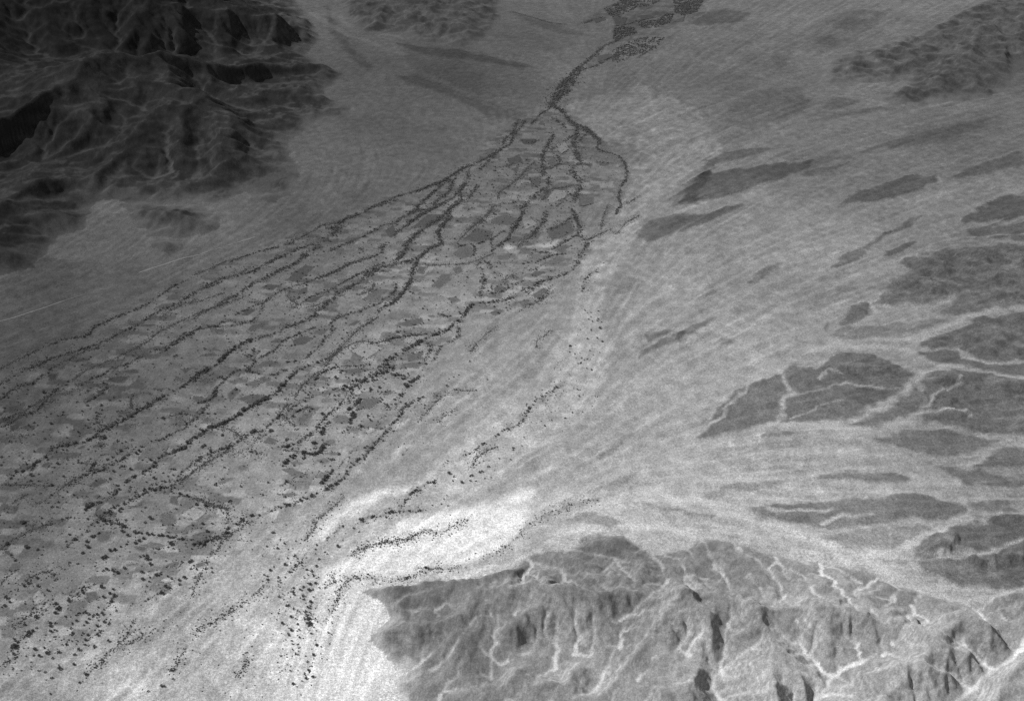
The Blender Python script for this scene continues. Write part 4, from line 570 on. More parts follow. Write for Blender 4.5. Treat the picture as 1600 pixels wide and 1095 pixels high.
# ------------------------------------------------------------------ farmed fields: level plots on the fan
FIELDS = {
 'f': """670,185 690,120 790,60 860,70 800,130 720,180|470,220 520,195 620,200 560,240|385,290 420,240 520,280 500,320+|330,410 400,360 450,370 380,420|370,520 420,470 500,475 430,520|750,230 800,210 810,250 740,265
770,320 850,280 920,270 860,320|830,540 880,510 960,510 900,550|690,580 760,555 840,570 770,620 700,620|530,600 580,570 640,580 570,610|500,750 540,725 600,740 550,765|600,790 680,780 640,810|450,850 500,830 560,860 490,880
350,890 430,860 500,870 440,910|310,990 400,960 540,970 400,1030|230,960 300,910 330,940 260,1010|120,840 200,815 210,840 120,900|0,860 60,830 140,820 60,870|0,1000 0,970 90,975 60,1020|60,690 130,670 200,690 100,700|80,650 160,640 210,660
1080,480 1140,445 1180,450 1120,490|1180,300 1280,230 1370,230 1300,290 1200,310|1430,480 1500,440 1600,430 1600,470 1500,490|1180,990 1300,985 1320,1000 1230,1060 1130,1070|1300,960 1360,930 1400,940 1340,975|1480,690 1600,660 1600,720 1500,740
780,1080 850,1060 850,1093 770,1093|990,790 1130,780 1230,790 1100,820|890,830 960,840 930,870 880,860|430,720 480,640 560,650 500,690+|1100,660 1200,590 1330,640 1200,720+|150,510 210,500 240,520 170,535|300,560 380,530 420,545 330,585+""",
 'd': """480,320 530,270 610,300 560,335|720,180 770,110 850,100 830,140 760,190|960,160 1010,120 1080,130 1100,180 1000,190|1160,80 1200,20 1330,20 1320,60 1250,90|920,300 1000,290 1000,330 900,350|900,390 990,380 1040,400 970,410
850,440 930,420 970,450 900,480|660,450 720,440 760,460 700,480|600,500 700,490 780,530 790,555 700,560|670,590 780,590 790,620 720,635|860,560 880,520 950,520 910,580|600,680 700,660 730,680 640,700|1080,200 1150,220 1120,240
1190,240 1250,205 1280,230 1220,260+|160,600 240,560 300,560 220,610|300,490 370,460 400,500 330,520|0,960 60,930 170,930 100,990 0,1010|0,890 60,880 90,905 0,920|1180,360 1290,310 1230,380|1000,230 1070,215 1090,245 1010,255+""",
 'c': """1090,870 1110,810 1200,800 1240,850 1200,890 1120,890|1280,910 1340,870 1400,880 1380,915 1300,920|1180,690 1240,680 1240,760 1160,740|650,980 700,930 780,930 760,1000 690,1020|610,610 700,560 750,590 640,640|620,700 680,670 730,700 680,720
260,890 310,890 330,930 250,940|270,490 310,450 360,460 320,500|320,430 380,380 560,390 540,420 400,430|620,350 700,310 740,330 700,360|520,360 580,330 600,350 560,370|130,220 200,190 260,200 220,230|1200,190 1260,160 1290,190 1230,200
1390,160 1450,140 1440,170|950,1040 1050,1000 1160,1030 1100,1060|1240,820 1340,760 1440,800 1360,860+|810,100 880,90 900,120 830,130|880,760 980,750 1000,770 900,775|60,200 150,170 130,230 60,240|900,190 960,180 940,205|560,460 620,430 600,480""",
 'a': """0,580 60,575 110,600 90,660 0,665|330,225 360,220 390,255 350,250|215,370 270,310 320,380 230,440+|230,445 330,395 370,420 280,470+|850,150 900,130 960,145 920,170|1140,160 1200,120 1260,130 1240,165|1100,250 1160,230 1210,260 1150,280+
580,340 680,330 700,390 600,410|1340,150 1420,120 1440,150 1360,180|920,20 1010,15 1030,50 950,60|80,560 150,540 170,570 80,590|30,40 110,110 70,100 20,60""",
 'g': """0,140 60,100 100,150 40,190|180,120 300,20 440,20 380,90 250,110|480,290 540,240 620,250 620,310 530,335|560,380 620,360 650,380 620,410 560,410+|330,520 400,440 470,430 460,480 380,540|470,400 540,380 550,420 500,440
110,790 200,730 280,750 480,740 440,800 360,840 180,830|290,725 340,718 370,733 320,743|440,600 500,590 540,620 470,640|730,60 840,20 930,50 880,100 760,90|540,200 640,110 760,140 740,190 640,220|850,220 900,170 970,180 920,220
1130,120 1300,60 1330,140 1260,180 1140,190|780,310 880,300 860,340 790,340|1100,370 1200,320 1280,330 1180,370|1010,440 1060,410 1140,420 1050,460|750,545 800,510 850,530 790,560|1020,580 1110,530 1140,550 1070,610|720,710 780,680 840,690 790,725
1180,270 1250,230 1300,240 1240,290|150,1000 220,950 310,960 290,1000 200,1020|120,1060 200,1040 280,1050 240,1090 110,1090|220,430 240,380 300,385 270,440|110,180 200,120 230,140 120,200+|930,630 1010,610 1020,640 950,665""",
 'h': """680,570 760,540 790,580 700,610|830,700 910,690 900,760 850,770|960,580 1000,560 1020,590 960,610|1190,600 1270,600 1260,630|1280,590 1400,600 1350,620|40,960 150,940 230,960 100,990|70,890 120,880 120,920 60,920+|950,850 1000,780 1100,790 1080,840 980,880+
760,430 880,430 860,470 790,470|890,330 920,300 940,340|780,1000 850,990 890,1020 800,1060+|1160,830 1280,830 1280,880 1180,900|610,960 700,940 730,990 620,1010|1020,470 1080,450 1110,500 1050,540+|930,560 1010,530 1040,580 960,620|700,640 760,620 740,670""",
 'e': """830,620 950,605 970,635 880,640|720,690 820,650 900,660 840,710|1220,660 1290,690 1270,700 1210,680|1380,690 1440,680 1470,700 1400,710|1050,745 1150,740 1110,760|980,765 1060,775 1050,795|1270,820 1400,820 1370,840|960,310 1000,295 1090,300 1030,315
480,550 570,530 620,540 520,560|330,640 410,635 380,680 330,680|660,760 740,740 720,790 680,790|800,920 880,905 870,930|1400,520 1500,505 1490,530|1250,610 1330,600 1280,640""",
 'j': """700,120 800,120 780,170 720,180|560,140 640,120 650,140 580,160|870,110 960,100 1000,120 900,140|590,390 680,370 690,400 600,430|1120,150 1200,110 1190,150"""}
DONE = []
for t, s in FIELDS.items():
    for ln in s.replace('\n', '|').split('|'):
        pale = ln.endswith('+'); w = world(t, ln.rstrip('+'))
        wc = w[:, :2].mean(0)
        if any(inside(np.array([wc[0]]), np.array([wc[1]]), dn)[0] or inside(np.array([dn[:, 0].mean()]), np.array([dn[:, 1].mean()]), w)[0] for dn in DONE): continue
        DONE.append(w)
        pts = []
        for k in range(len(w)):
            a, b = w[k, :2], w[(k+1) % len(w), :2]
            n_ = max(2, int(np.hypot(*(b-a))/7))
            for q in range(n_):
                p = a+(b-a)*q/n_; pts.append(p)
        pts = np.array(pts); pts += rng.normal(0, 1.3, pts.shape)
        for _ in range(1): pts = (pts*3+np.roll(pts, 1, 0)+np.roll(pts, -1, 0))/5
        cx, cy = pts.mean(0)
        ri_, ci_ = int(row_of(cy)), int(np.clip(col_of(cx, cy), 0, NC-1))
        base = float(soil[ri_, ci_])  # soil tone with the vignette painted in
        tone = base*(random.uniform(1.15, 1.32) if pale else random.uniform(.46, .64))
        zb = float(height(pts[:, 0], pts[:, 1]).max())+.12+.004*len(DONE)
        n_ = len(pts); cen = pts.mean(0); rad = np.hypot(*(pts-cen).T)[:, None]
        ins_ = cen+(pts-cen)*np.clip(1-4.5/rad, .45, .88); mid = cen+(pts-cen)*.3
        r_ = row_of(pts[:, 1]).astype(int); c_ = np.clip(col_of(pts[:, 0], pts[:, 1]).astype(int), 0, NC-1)
        tn = np.concatenate([TONE[r_, c_], tone*rng.uniform(.9, 1.12, n_), tone*rng.uniform(.92, 1.1, n_), [tone], TONE[r_, c_]])
        ver = [(*p, zb) for p in pts]+[(*p, zb) for p in ins_]+[(*p, zb) for p in mid]+[(*cen, zb)]+[(*p, zb-.6) for p in pts]
        fc = []
        for k in range(n_):
            k2 = (k+1) % n_
            fc += [(k, k2, n_+k2, n_+k), (n_+k, n_+k2, 2*n_+k2, 2*n_+k), (2*n_+k, 2*n_+k2, 3*n_), (k2, k, 3*n_+1+k, 3*n_+1+k2)]
        o = mesh_obj('field', ver, fc, M_PLAIN)
        at_ = o.data.attributes.new('tone', 'FLOAT', 'POINT'); at_.data.foreach_set('value', tn.astype(np.float32))
        o['kind'] = 'structure'; o['label'] = ('pale fallow plot' if pale else 'darker tilled plot')+' on the farmed fan'

# ------------------------------------------------------------------ tracks
M_ROAD = flat_mat('road_dust', .21, .12)
def strip(name, pts, wd, mat, label):
    P = []
    for k in range(len(pts)-1):
        a, b = pts[k, :2], pts[k+1, :2]; n_ = max(1, int(np.hypot(*(b-a))/12))
        for q in range(n_): P.append(a+(b-a)*q/n_)
    P.append(pts[-1, :2]); P = np.array(P)
    T = np.gradient(P, axis=0); T /= np.hypot(T[:, 0], T[:, 1])[:, None]; N = np.stack([-T[:, 1], T[:, 0]], 1)
    ws = wd*(1+.35*np.sin(np.arange(len(P))*.21)+.25*rng.standard_normal(len(P)))[:, None].clip(.35, 2)
    L, R = P+N*ws/2, P-N*ws/2
    zl, zr = height(L[:, 0], L[:, 1])+.6, height(R[:, 0], R[:, 1])+.6
    v = [(*p, z) for p, z in zip(L, zl)]+[(*p, z) for p, z in zip(R, zr)]; n_ = len(P)
    o = mesh_obj(name, v, [(k, k+n_, k+n_+1, k+1) for k in range(n_-1)], mat)
    o['kind'] = 'structure'; o['label'] = label
strip('road', world('s', "640,196 720,170 830,135 940,105 1000,86 1180,30"), 8, M_ROAD, 'straight pale track below the outlying hill')
strip('road', world('s', "-60,432 60,405 180,366 290,326 400,290"), 5, M_ROAD, 'faint straight pale track at the edge of the plain')

# ------------------------------------------------------------------ trees and shrubs: where they stand
POINTS = {
'a': """45,8,30 180,30,35 290,80,18 105,120,24 255,45,20 610,30,30 570,70,26 712,106,32 730,95,30 760,50,26 795,45,24 835,25,18 875,8,18 935,0,24 970,95,20 1020,112,40 1040,145,28 655,160,14 740,183,30 715,192,22 780,192,30 812,205,32 860,175,30 885,208,14 535,143,18 478,135,20 985,202,28 1085,222,30 1110,215,24 990,252,28 1035,266,22 1015,298,18 850,278,14 1185,12,34 1165,28,16 1200,38,18 1312,132,26 1328,124,26 1340,10,24 1380,4,20 1412,10,24 1330,40,16 1325,178,20 1425,178,22 1468,175,20 1470,202,18 1240,258,26 1280,240,30 1245,288,22 1150,303,30 1185,312,14 1400,232,14 1345,242,14 255,243,26 165,298,24 120,330,16 105,357,14 70,332,14 260,298,24 338,332,20 180,264,14 40,382,34 65,410,24 30,435,26 10,445,18 170,420,16 360,392,16 385,422,26 475,402,34 565,327,22 650,285,18 703,307,36 490,337,12 785,322,24 760,350,24 718,376,28 400,460,34 385,487,30 410,445,24 250,515,34 290,495,18 315,467,18 170,567,24 165,548,14 350,575,30 345,555,24 380,555,18 330,540,12 355,615,24 200,625,36 185,642,30 225,610,24 250,590,20 95,720,40 120,712,20 75,725,20 590,482,28 620,492,16 530,540,24 497,557,20 605,552,20 580,570,16 680,445,18 750,437,14 805,467,22 765,530,14 640,512,16 670,516,14 240,742,30 405,758,28 230,785,20 178,787,16 510,843,26 410,870,30 310,893,22 265,885,18 355,937,20 320,950,14 550,967,20 345,1047,18 515,775,22 440,665,12 460,705,24 610,715,12 1003,400,14 1110,350,14 1190,885,26 1210,875,18 1198,943,20 1120,995,24 1138,996,20 1027,1027,20 718,818,20 670,855,14 595,915,24 1075,595,14 1030,648,14 1005,685,12 897,635,16 905,575,16 920,535,10""",
'b': """80,10,26 515,22,18 593,40,22 645,150,26 640,5,20 665,105,20 600,108,14 865,15,18 858,48,14 855,75,12 920,60,12 937,75,14 1010,20,26 880,112,20 793,105,14 762,140,18 720,162,18 700,183,14 675,204,20 692,205,20 645,240,16 525,252,22 612,275,18 610,258,14 830,198,24 838,218,16 805,223,18 862,242,14 855,278,24 770,308,20 810,326,28 707,360,20 685,338,16 667,342,14 602,372,22 773,390,18 750,380,14 822,408,26 820,437,16 652,437,22 668,436,22 730,468,20 790,474,18 780,525,18 685,510,24 598,485,18 605,458,12 728,525,14 625,555,26 688,600,28 672,635,16 745,655,18 768,657,12 690,674,16 618,625,12 735,702,16 738,728,14 738,750,12 735,775,16 620,778,14 800,822,16 815,853,12 736,885,12 778,907,14 762,955,14 728,997,12 755,1050,12 828,987,10 945,625,18 970,628,10 953,694,12 895,722,14 900,803,12 935,803,12 853,675,12 830,735,10 838,770,12 985,272,22 1025,323,22 1023,350,12 1005,392,18 980,453,14 1010,440,12 1163,243,14 1100,252,10 1488,245,24 1500,235,14 1550,240,10 135,560,20 225,525,16 340,440,16 455,362,12 430,398,12 345,405,12 370,763,14 363,842,14 340,895,12 53,765,12 658,792,12 645,877,10 590,825,12 432,930,8 433,992,10 228,1035,10 75,1000,8""",
'c': """198,70,20 207,115,26 350,188,28 340,232,10 395,133,18 430,127,20 460,213,14 508,230,10 402,245,16 305,293,22 70,313,10 605,62,20 700,60,22 650,190,18 607,213,20 668,110,20 668,135,24 665,155,22 815,160,16 770,212,20 735,218,18 550,255,16 912,303,22 810,310,24 845,322,16 945,397,28 965,380,26 862,426,24 848,434,22 742,437,24 775,422,24 640,476,28 652,464,24 630,490,16 540,457,18 505,468,12 843,484,22 860,485,20 903,505,26 1042,440,26 1418,338,24 1402,346,22 1540,268,22 1480,210,24 1437,118,18 1490,118,16 1250,118,22 1300,118,14 1385,228,18 1095,305,20 1300,322,34 465,440,22 398,468,26 370,492,16 212,548,30 265,540,16 212,585,24 230,605,16 438,555,24 570,540,18 555,560,18 515,580,14 355,615,26 335,618,14 273,610,10 785,520,26 760,572,24 880,592,24 1067,568,30 1015,595,20 1205,505,24 1185,502,14 1285,555,20 605,768,36 590,788,26 600,750,24 635,745,28 400,732,22 355,765,24 455,733,14 430,697,16 565,692,14 600,692,12 163,875,28 485,840,16 460,845,24 425,852,18 826,798,26 840,780,26 860,745,28 715,862,28 735,883,20 745,862,14 805,855,22 850,900,34 820,885,24 847,938,30 885,965,30 870,858,20 920,855,14 980,797,20 1042,846,36 1005,875,24 935,945,34 960,945,24 978,950,22 1022,955,30 1055,958,26 1100,965,26 1125,965,30 1165,972,28 1210,975,16 940,1018,26 965,1003,28 990,990,20 880,1025,18 835,1042,16 795,1063,26 762,1070,28 635,975,26 600,1008,26 610,1048,28 570,1083,22 590,1030,14 515,993,30 500,1015,14 180,1048,30 48,1020,26 85,1018,10 295,1042,14 262,1062,20 1185,1022,34 1165,1045,14 1285,1018,16 1340,1025,24 1380,1020,18 1412,1027,24 1328,1057,14 1435,935,24 1403,885,22 1365,750,24 1425,757,26 1460,760,10 1300,692,28 1270,690,20 1480,985,16 1580,945,20 1585,908,16 428,950,14 478,905,12 290,955,10 65,905,14 165,955,12 1080,610,22 1110,630,26 1140,590,24 1150,630,22 1175,590,20 1200,545,18 1165,555,18 1130,530,16 1050,610,20 1035,640,26 1000,640,24 1010,660,22""",
'd': """205,270,22 68,350,24 85,340,24 105,117,18 155,120,18 325,125,34 355,97,30 455,127,18 610,195,16 460,290,24 648,304,24 662,297,22 540,242,24 556,238,20 420,242,30 436,240,26 903,122,30 830,85,24 700,138,26 745,148,10 820,367,14 790,360,12 1018,400,24 978,437,24 960,480,14 1235,160,20 1220,133,20 1255,140,14 1170,230,14 1400,240,18 1325,308,18 1475,325,12 1430,352,12 1460,400,16 1490,367,10 1100,460,14 1075,487,12 1018,540,12 935,645,26 825,692,26 770,700,22 750,720,26 490,683,18 475,675,12 255,728,24 270,722,20 155,718,10 30,750,26 92,757,28 128,760,8 243,812,16 70,885,26 105,937,26 10,1025,24 78,1027,26 557,945,24 555,868,12 260,1045,14 520,1040,18 595,1055,18 640,1020,16 718,1003,16 665,1060,12 700,1052,10 405,1000,12 835,970,14 865,1032,18 858,1065,14 1010,1038,22 920,1078,12 1045,900,18 1120,912,18 1160,938,18 1045,995,10 1165,856,26 1180,850,22 1368,812,26 1390,806,28 1250,827,22 1305,832,16 1270,848,10 1210,875,8 1480,738,16 1510,680,12 1365,775,10 1510,795,16 1580,790,20 1355,1005,12 1495,995,14 1545,965,16 160,615,24 335,625,22 340,600,10""",
'e': """218,713,20 300,772,28 300,803,12 190,753,14 18,780,18 40,792,18 200,870,20 385,748,12 605,760,22 700,858,20 605,862,20 705,893,18 1022,335,14 625,525,16 1208,520,20 1224,514,20 960,660,16 1140,680,14 1170,748,18 1480,310,18 785,805,16 530,838,16""",
'f': """155,490,12 270,485,14 300,410,12 880,160,18 795,205,22 845,75,10 705,280,10 745,283,12 615,200,12 705,420,14 750,410,12 720,552,20 690,622,16 710,620,18 825,538,14 1065,468,14 1165,470,12 1370,380,16 1335,412,12 1480,448,16 1425,530,18 1470,525,14 1390,570,24 1520,545,14 1280,605,18 1195,670,18 1040,575,20 1075,535,16 853,858,22 868,852,20 850,900,16 795,885,20 785,910,14 768,935,18 910,915,16 940,895,20 995,848,28 1028,812,22 1040,800,22 1065,840,14 1575,745,20 1480,775,14 1450,715,20 995,1000,16 1025,1035,20 910,808,22 205,845,20 230,855,16 155,970,20 350,965,12 300,930,24 275,955,16 750,1065,14 825,1060,20 1235,940,20 1300,915,26 1330,885,16 1410,952,14 1305,985,14 400,805,22 418,808,20 370,792,14 650,797,20 565,825,18""",
'g': """685,105,16 655,127,10 760,20,20 340,487,20 275,535,12 495,595,14 555,580,12 35,690,14 515,490,10 580,465,16 65,880,22 95,842,22 140,838,14 185,852,12 150,757,18 765,665,20 795,712,26 1490,695,14 1480,762,16 1500,812,24 1480,880,18 1412,887,18 1435,735,10 1325,995,14 1410,1027,14 1510,770,12 400,722,16 430,730,14 455,730,12 850,640,14 870,655,14 848,672,14 875,680,12 855,690,14 1270,205,14 1110,333,20 1130,322,20 1165,308,18 1200,302,16 1055,402,18 770,465,14 745,520,16 1060,505,26 1075,490,18 1010,530,18 1000,575,16""",
'i': """695,20,14 550,172,20 630,105,10 595,118,10 565,130,12 805,130,14 735,202,12 415,295,14 1063,313,18 1245,182,14 1370,198,16 1380,238,16 1338,342,14 1293,377,16 1165,423,16 1208,388,12 1033,493,12 1020,548,12 965,560,18 967,575,14 950,633,14 880,628,14 812,680,20 758,715,20 772,708,18 698,738,20 712,733,20 700,768,20 645,777,24 565,720,26 595,742,18 735,768,14 590,768,14 465,780,22 320,850,16 362,860,12 290,903,18 380,950,18 315,955,16 420,947,10 553,858,12 533,880,14 515,910,14 560,920,14 460,918,12 617,1028,14 1332,920,14 1495,885,12 1425,903,8 1108,997,12 1072,1037,14 910,447,16 858,488,14 730,572,18 850,700,8 830,740,10 790,750,10""",
'k': "400,482,16 412,484,12 460,485,14 310,532,12 740,405,8 768,385,8 822,340,10 880,278,10"}
ZONES = [('p',2.6,'M',"870,170 800,205 700,268 560,335 400,395 250,455 0,590 0,960 150,960 330,860 500,745 640,600 730,485 860,455 915,385 900,310 940,240 885,185"),   # sheet tile, plants per hectare, size class, outline
('p',16,'S',"870,560 940,560 940,640 900,650 840,640"), ('p',12,'MS',"915,480 940,480 945,560 900,600 880,560"), ('p',14,'S',"820,610 890,600 870,650 830,690 810,650"), ('p',30,'MS',"430,850 500,870 500,960 490,1060 440,1075 425,1000 410,900"), ('p',22,'S',"350,950 420,900 430,930 350,975"), ('p',26,'S',"290,980 350,960 340,1000 300,1010"),
('p',28,'MS',"0,1010 60,970 120,955 170,960 180,1000 100,1040 0,1060"), ('p',24,'MS',"85,950 175,950 185,975 135,1006 68,1018 74,993"), ('p',9,'S',"385,815 470,810 495,850 480,880 420,880 380,850"), ('p',7,'S',"640,640 690,600 680,660 640,700 600,740 580,730"), ('p',9,'M',"762,425 820,425 810,450 765,460"), ('p',7,'S',"935,410 960,400 975,420 950,440"), ('p',6,'S',"960,360 1000,350 985,380 940,420 915,440 910,420"),
('j',113,'B',"710,210 760,180 850,190 870,230 780,260 720,290 700,270"), ('j',100,'B',"870,150 1000,140 1080,90 1130,100 1090,160 1000,190 900,200"), ('j',113,'B',"1120,0 1330,0 1290,80 1200,110 1130,90"), ('j',40,'B',"690,90 800,60 960,40 1050,0 750,0 680,60"), ('j',96,'B',"270,720 300,620 460,450 480,490 400,640 310,710"), ('j',48,'B',"700,340 900,260 1060,260 1000,340 830,390 720,460 690,420"), ('j',48,'B',"640,60 760,0 900,0 860,60 740,110 690,120"),
('p',15,'S',"872,165 800,200 700,265 560,330 400,390 250,450 0,580 0,1000 150,1000 330,885 500,765 640,615 730,495 860,460 920,385 900,310 960,300 985,270 940,220 885,180"), ('p',3.5,'M',"870,200 820,230 760,290 700,350 800,400 890,380 920,300 930,240"), ('p',3,'S',"0,1090 0,1040 180,1000 300,950 420,880 500,860 500,980 480,1090"), ('p',1.2,'S',"500,780 640,640 720,620 900,640 930,600 880,700 760,760 640,800 520,860"), ('p',10,'S',"230,930 310,960 250,1000 190,1010"), ('p',5,'M',"640,300 740,260 800,240 790,290 700,340 620,350"), ('p',3,'M',"470,600 560,560 640,560 650,620 560,690 470,690"), ('p',12,'M',"255,745 290,740 280,765 240,770"), ('p',4,'M',"0,640 200,640 200,700 0,760"), ('p',10,'S',"100,860 200,850 130,900 0,920 0,890"), ('p',6,'S',"430,880 500,870 505,930 560,905 545,930 520,975 500,1060 430,1060"), ('p',5,'S',"330,1000 430,960 440,1080 300,1080"), ('p',16,'S',"60,790 200,770 190,800 100,830 20,840")]
SIZE = {'B': (6.0, 9.8), 'M': (3.4, 7.2), 'S': (1.6, 3.4)}
def pick(cls):
    c = cls if len(cls) == 1 else (cls[0] if random.random() < .55 else cls[1])
    a, b = SIZE[c]; return a+(b-a)*random.random()**1.4
PL = []                       # x, y, crown diameter, traced singly?
def mpp(y): return math.hypot(y, CAM_H)*2*TP/1095*.98
for t, s in POINTS.items():
    for (px, py, d) in sheet(t, num(s)):
        x, y = ground_at(px, py); PL.append((float(x), float(y), max(2.0, d/TILE[t][2]*mpp(float(y))*.88), 1))
GAP = {'B': 6.5, 'M': 6.2, 'S': 2.7}
for t, cls, f, jit, s in ROWS:
    w = world(t, s)[:, :2]; gap = np.mean([GAP[c] for c in cls])*f
    for k in range(len(w)-1):
        a, b = w[k], w[k+1]; L = float(np.hypot(*(b-a))); m_ = mpp((a[1]+b[1])/2)/TILE[t][2]; q = random.random()*gap
        while q < L:
            p = a+(b-a)*q/L
            thin = math.sin(p[0]*.043+p[1]*.029)+math.sin(p[0]*.017-p[1]*.051)
            if thin > -1.15 or random.random() < .35:
                d = pick(cls)*random.uniform(.65, 1.2); j = jit*m_*1.1+1.0
                x_, y_ = p[0]+random.gauss(0, j), p[1]+random.gauss(0, j*1.4)
                PL.append((x_, y_, d, 0))
                for _ in range(random.choice((0, 1, 2, 3))): PL.append((x_+random.gauss(0, 9), y_+random.gauss(0, 11), random.uniform(1.2, 3.2), 0))
            q += gap*min(3.2, .25+random.expovariate(1.7))
for t, dens, cls, s in ZONES:
    w = world(t, s); x0, x1, y0, y1 = w[:, 0].min(), w[:, 0].max(), w[:, 1].min(), w[:, 1].max()
    n_ = int((x1-x0)*(y1-y0)/1e4*dens*1.5)
    q = rng.random((n_, 2))*[x1-x0, y1-y0]+[x0, y0]
    keep = inside(q[:, 0], q[:, 1], w)
    cl = perlin(q[:, 0]/55, q[:, 1]/55, 201)+.7*perlin(q[:, 0]/17, q[:, 1]/17, 202)
    keep &= (cl+rng.random(n_)*.9) > .25
    for x, y in q[keep]: PL.append((x, y, pick(cls), 0))
q = rng.random((60000, 2)); bx0, bx1, by0, by1 = fanpts[:, 0].min(), fanpts[:, 0].max(), fanpts[:, 1].min(), fanpts[:, 1].max()
q = q*[bx1-bx0, by1-by0]+[bx0, by0]                # hedges on the banks between the small plots
rr, cc = row_of(q[:, 1]).astype(int), np.clip(col_of(q[:, 0], q[:, 1]).astype(int), 0, NC-1)
keep = (FAN[rr, cc] > .6) & (bank[rr, cc] > .72) & (perlin(q[:, 0]/70, q[:, 1]/70, 401)+.5*perlin(q[:, 0]/23, q[:, 1]/23, 402) > .12)
for x, y in q[keep]: PL.append((x, y, random.uniform(1.3, 3.3), 0))
for dn in DONE:                                   # scrubby banks along some plot edges
    for k in range(len(dn)):
        a, b = dn[k, :2], dn[(k+1) % len(dn), :2]; L = float(np.hypot(*(b-a)))
        if random.random() < .45:
            q = 0.0
            while q < L:
                p = a+(b-a)*q/L; PL.append((p[0]+random.gauss(0, 1.2), p[1]+random.gauss(0, 1.5), random.uniform(1.2, 3.0) if random.random() < .93 else random.uniform(4, 6.5), 0)); q += random.uniform(1.5, 7)
PLA = np.array(PL)
PLA = PLA[(np.abs(PLA[:, 0]/((PLA[:, 1]+XO)*CP)) < .62) & (PLA[:, 1] > 1080)]      # a margin all round what the picture shows
PLA = np.column_stack([PLA, height(PLA[:, 0], PLA[:, 1])])

# ------------------------------------------------------------------ plant models
OCT = np.array([(1, 0, 0), (0, 1, 0), (-1, 0, 0), (0, -1, 0), (0, 0, 1), (0, 0, -1)], float)
OCF = [(0, 1, 4), (1, 2, 4), (2, 3, 4), (3, 0, 4), (1, 0, 5), (2, 1, 5), (3, 2, 5), (0, 3, 5)]
def clump_cloud(n_, rad, zc, rz, r, seed):
    """leaf clumps spread through a crown of radius rad (unit tree is 1 wide)"""
    q = np.random.default_rng(seed); V, F = [], []
    lobes = q.normal(0, 1, (5, 3)); lobes /= np.linalg.norm(lobes, axis=1)[:, None]
    for k in range(n_):
        d = q.normal(0, 1, 3); d /= np.linalg.norm(d)
        bulge = .78+.30*max(0, (lobes @ d).max())**3
        rr = (.35+.65*q.random()**.5)*bulge
        c = np.array([d[0]*rad*rr, d[1]*rad*rr, zc+d[2]*rz*rr])
        s_ = r*(.6+.8*q.random())
        A = np.linalg.qr(q.normal(0, 1, (3, 3)))[0]
        v = (OCT*(.7+.6*q.random((6, 1)))*np.array([1, 1, .7])) @ A.T*s_+c
        b = len(V); V += list(v); F += [tuple(b+i for i in f) for f in OCF]
    return np.array(V), F
def tube(P, R, n_=6):
    V, F = [], []
    for (p, r) in zip(P, R):
        for k in range(n_): V.append((p[0]+r*math.cos(2*math.pi*k/n_), p[1]+r*math.sin(2*math.pi*k/n_), p[2]))
    for i in range(len(P)-1):
        for k in range(n_): F.append((i*n_+k, i*n_+(k+1) % n_, (i+1)*n_+(k+1) % n_, (i+1)*n_+k))
    return V, F
TRUNKS, CROWNS, SHRUBS = [], [], []
for v in range(6):
    q = np.random.default_rng(300+v)
    V, F = tube([(0, 0, -.06), (.01, .01, .12), (.02, 0, .3), (.03, .01, .46)], [.055, .04, .032, .02])
    for k in range(5):
        a = k*1.26+q.random(); l = .22+.1*q.random(); z0 = .2+.04*k
        V2, F2 = tube([(.02, 0, z0), (.5*l*math.cos(a), .5*l*math.sin(a), z0+.1), (l*math.cos(a), l*math.sin(a), z0+.22)], [.022, .014, .006], 5)
        F += [tuple(i+len(V) for i in f) for f in F2]; V += V2
    me = bpy.data.meshes.new('trunk'); me.from_pydata([tuple(map(float, p)) for p in V], [], F); me.materials.append(M_BARK); TRUNKS.append(me)
    V, F = clump_cloud(85, .47, .47+.04*q.random(), .34+.08*q.random(), .105, 400+v)
    me = bpy.data.meshes.new('crown'); me.from_pydata([tuple(map(float, p)) for p in V], [], F); me.materials.append(M_LEAF); CROWNS.append(me)
for v in range(5):
    V, F = clump_cloud(34, .46, .26, .26, .13, 500+v); V[:, 2] = np.maximum(V[:, 2], -.03)
    me = bpy.data.meshes.new('shrub'); me.from_pydata([tuple(map(float, p)) for p in V], [], F); me.materials.append(M_SCRUB); SHRUBS.append(me)

# in view, how large each one shows
def to_sheet(x, y, z):
    dz = z-CAM_H; f = y*CP-dz*SP; u = y*SP+dz*CP
    return 800+x/f/TP*547.5, 547.5-u/f/TP*547.5, f
sx_, sy_, sf = to_sheet(PLA[:, 0], PLA[:, 1], PLA[:, 4])
seen = (sx_ > 2) & (sx_ < 1598) & (sy_ > 2) & (sy_ < 1093)
shows = PLA[:, 2]/sf*seen
is_tree = PLA[:, 2] > 3.9
def by_size(mask, n_):
    i = np.where(mask)[0]; return i[np.argsort(-shows[i])][:n_]
big_trees = by_size(is_tree & seen, 300); big_shrubs = by_size(~is_tree & seen, 300)
rest = np.ones(len(PLA), bool); rest[big_trees] = False; rest[big_shrubs] = False

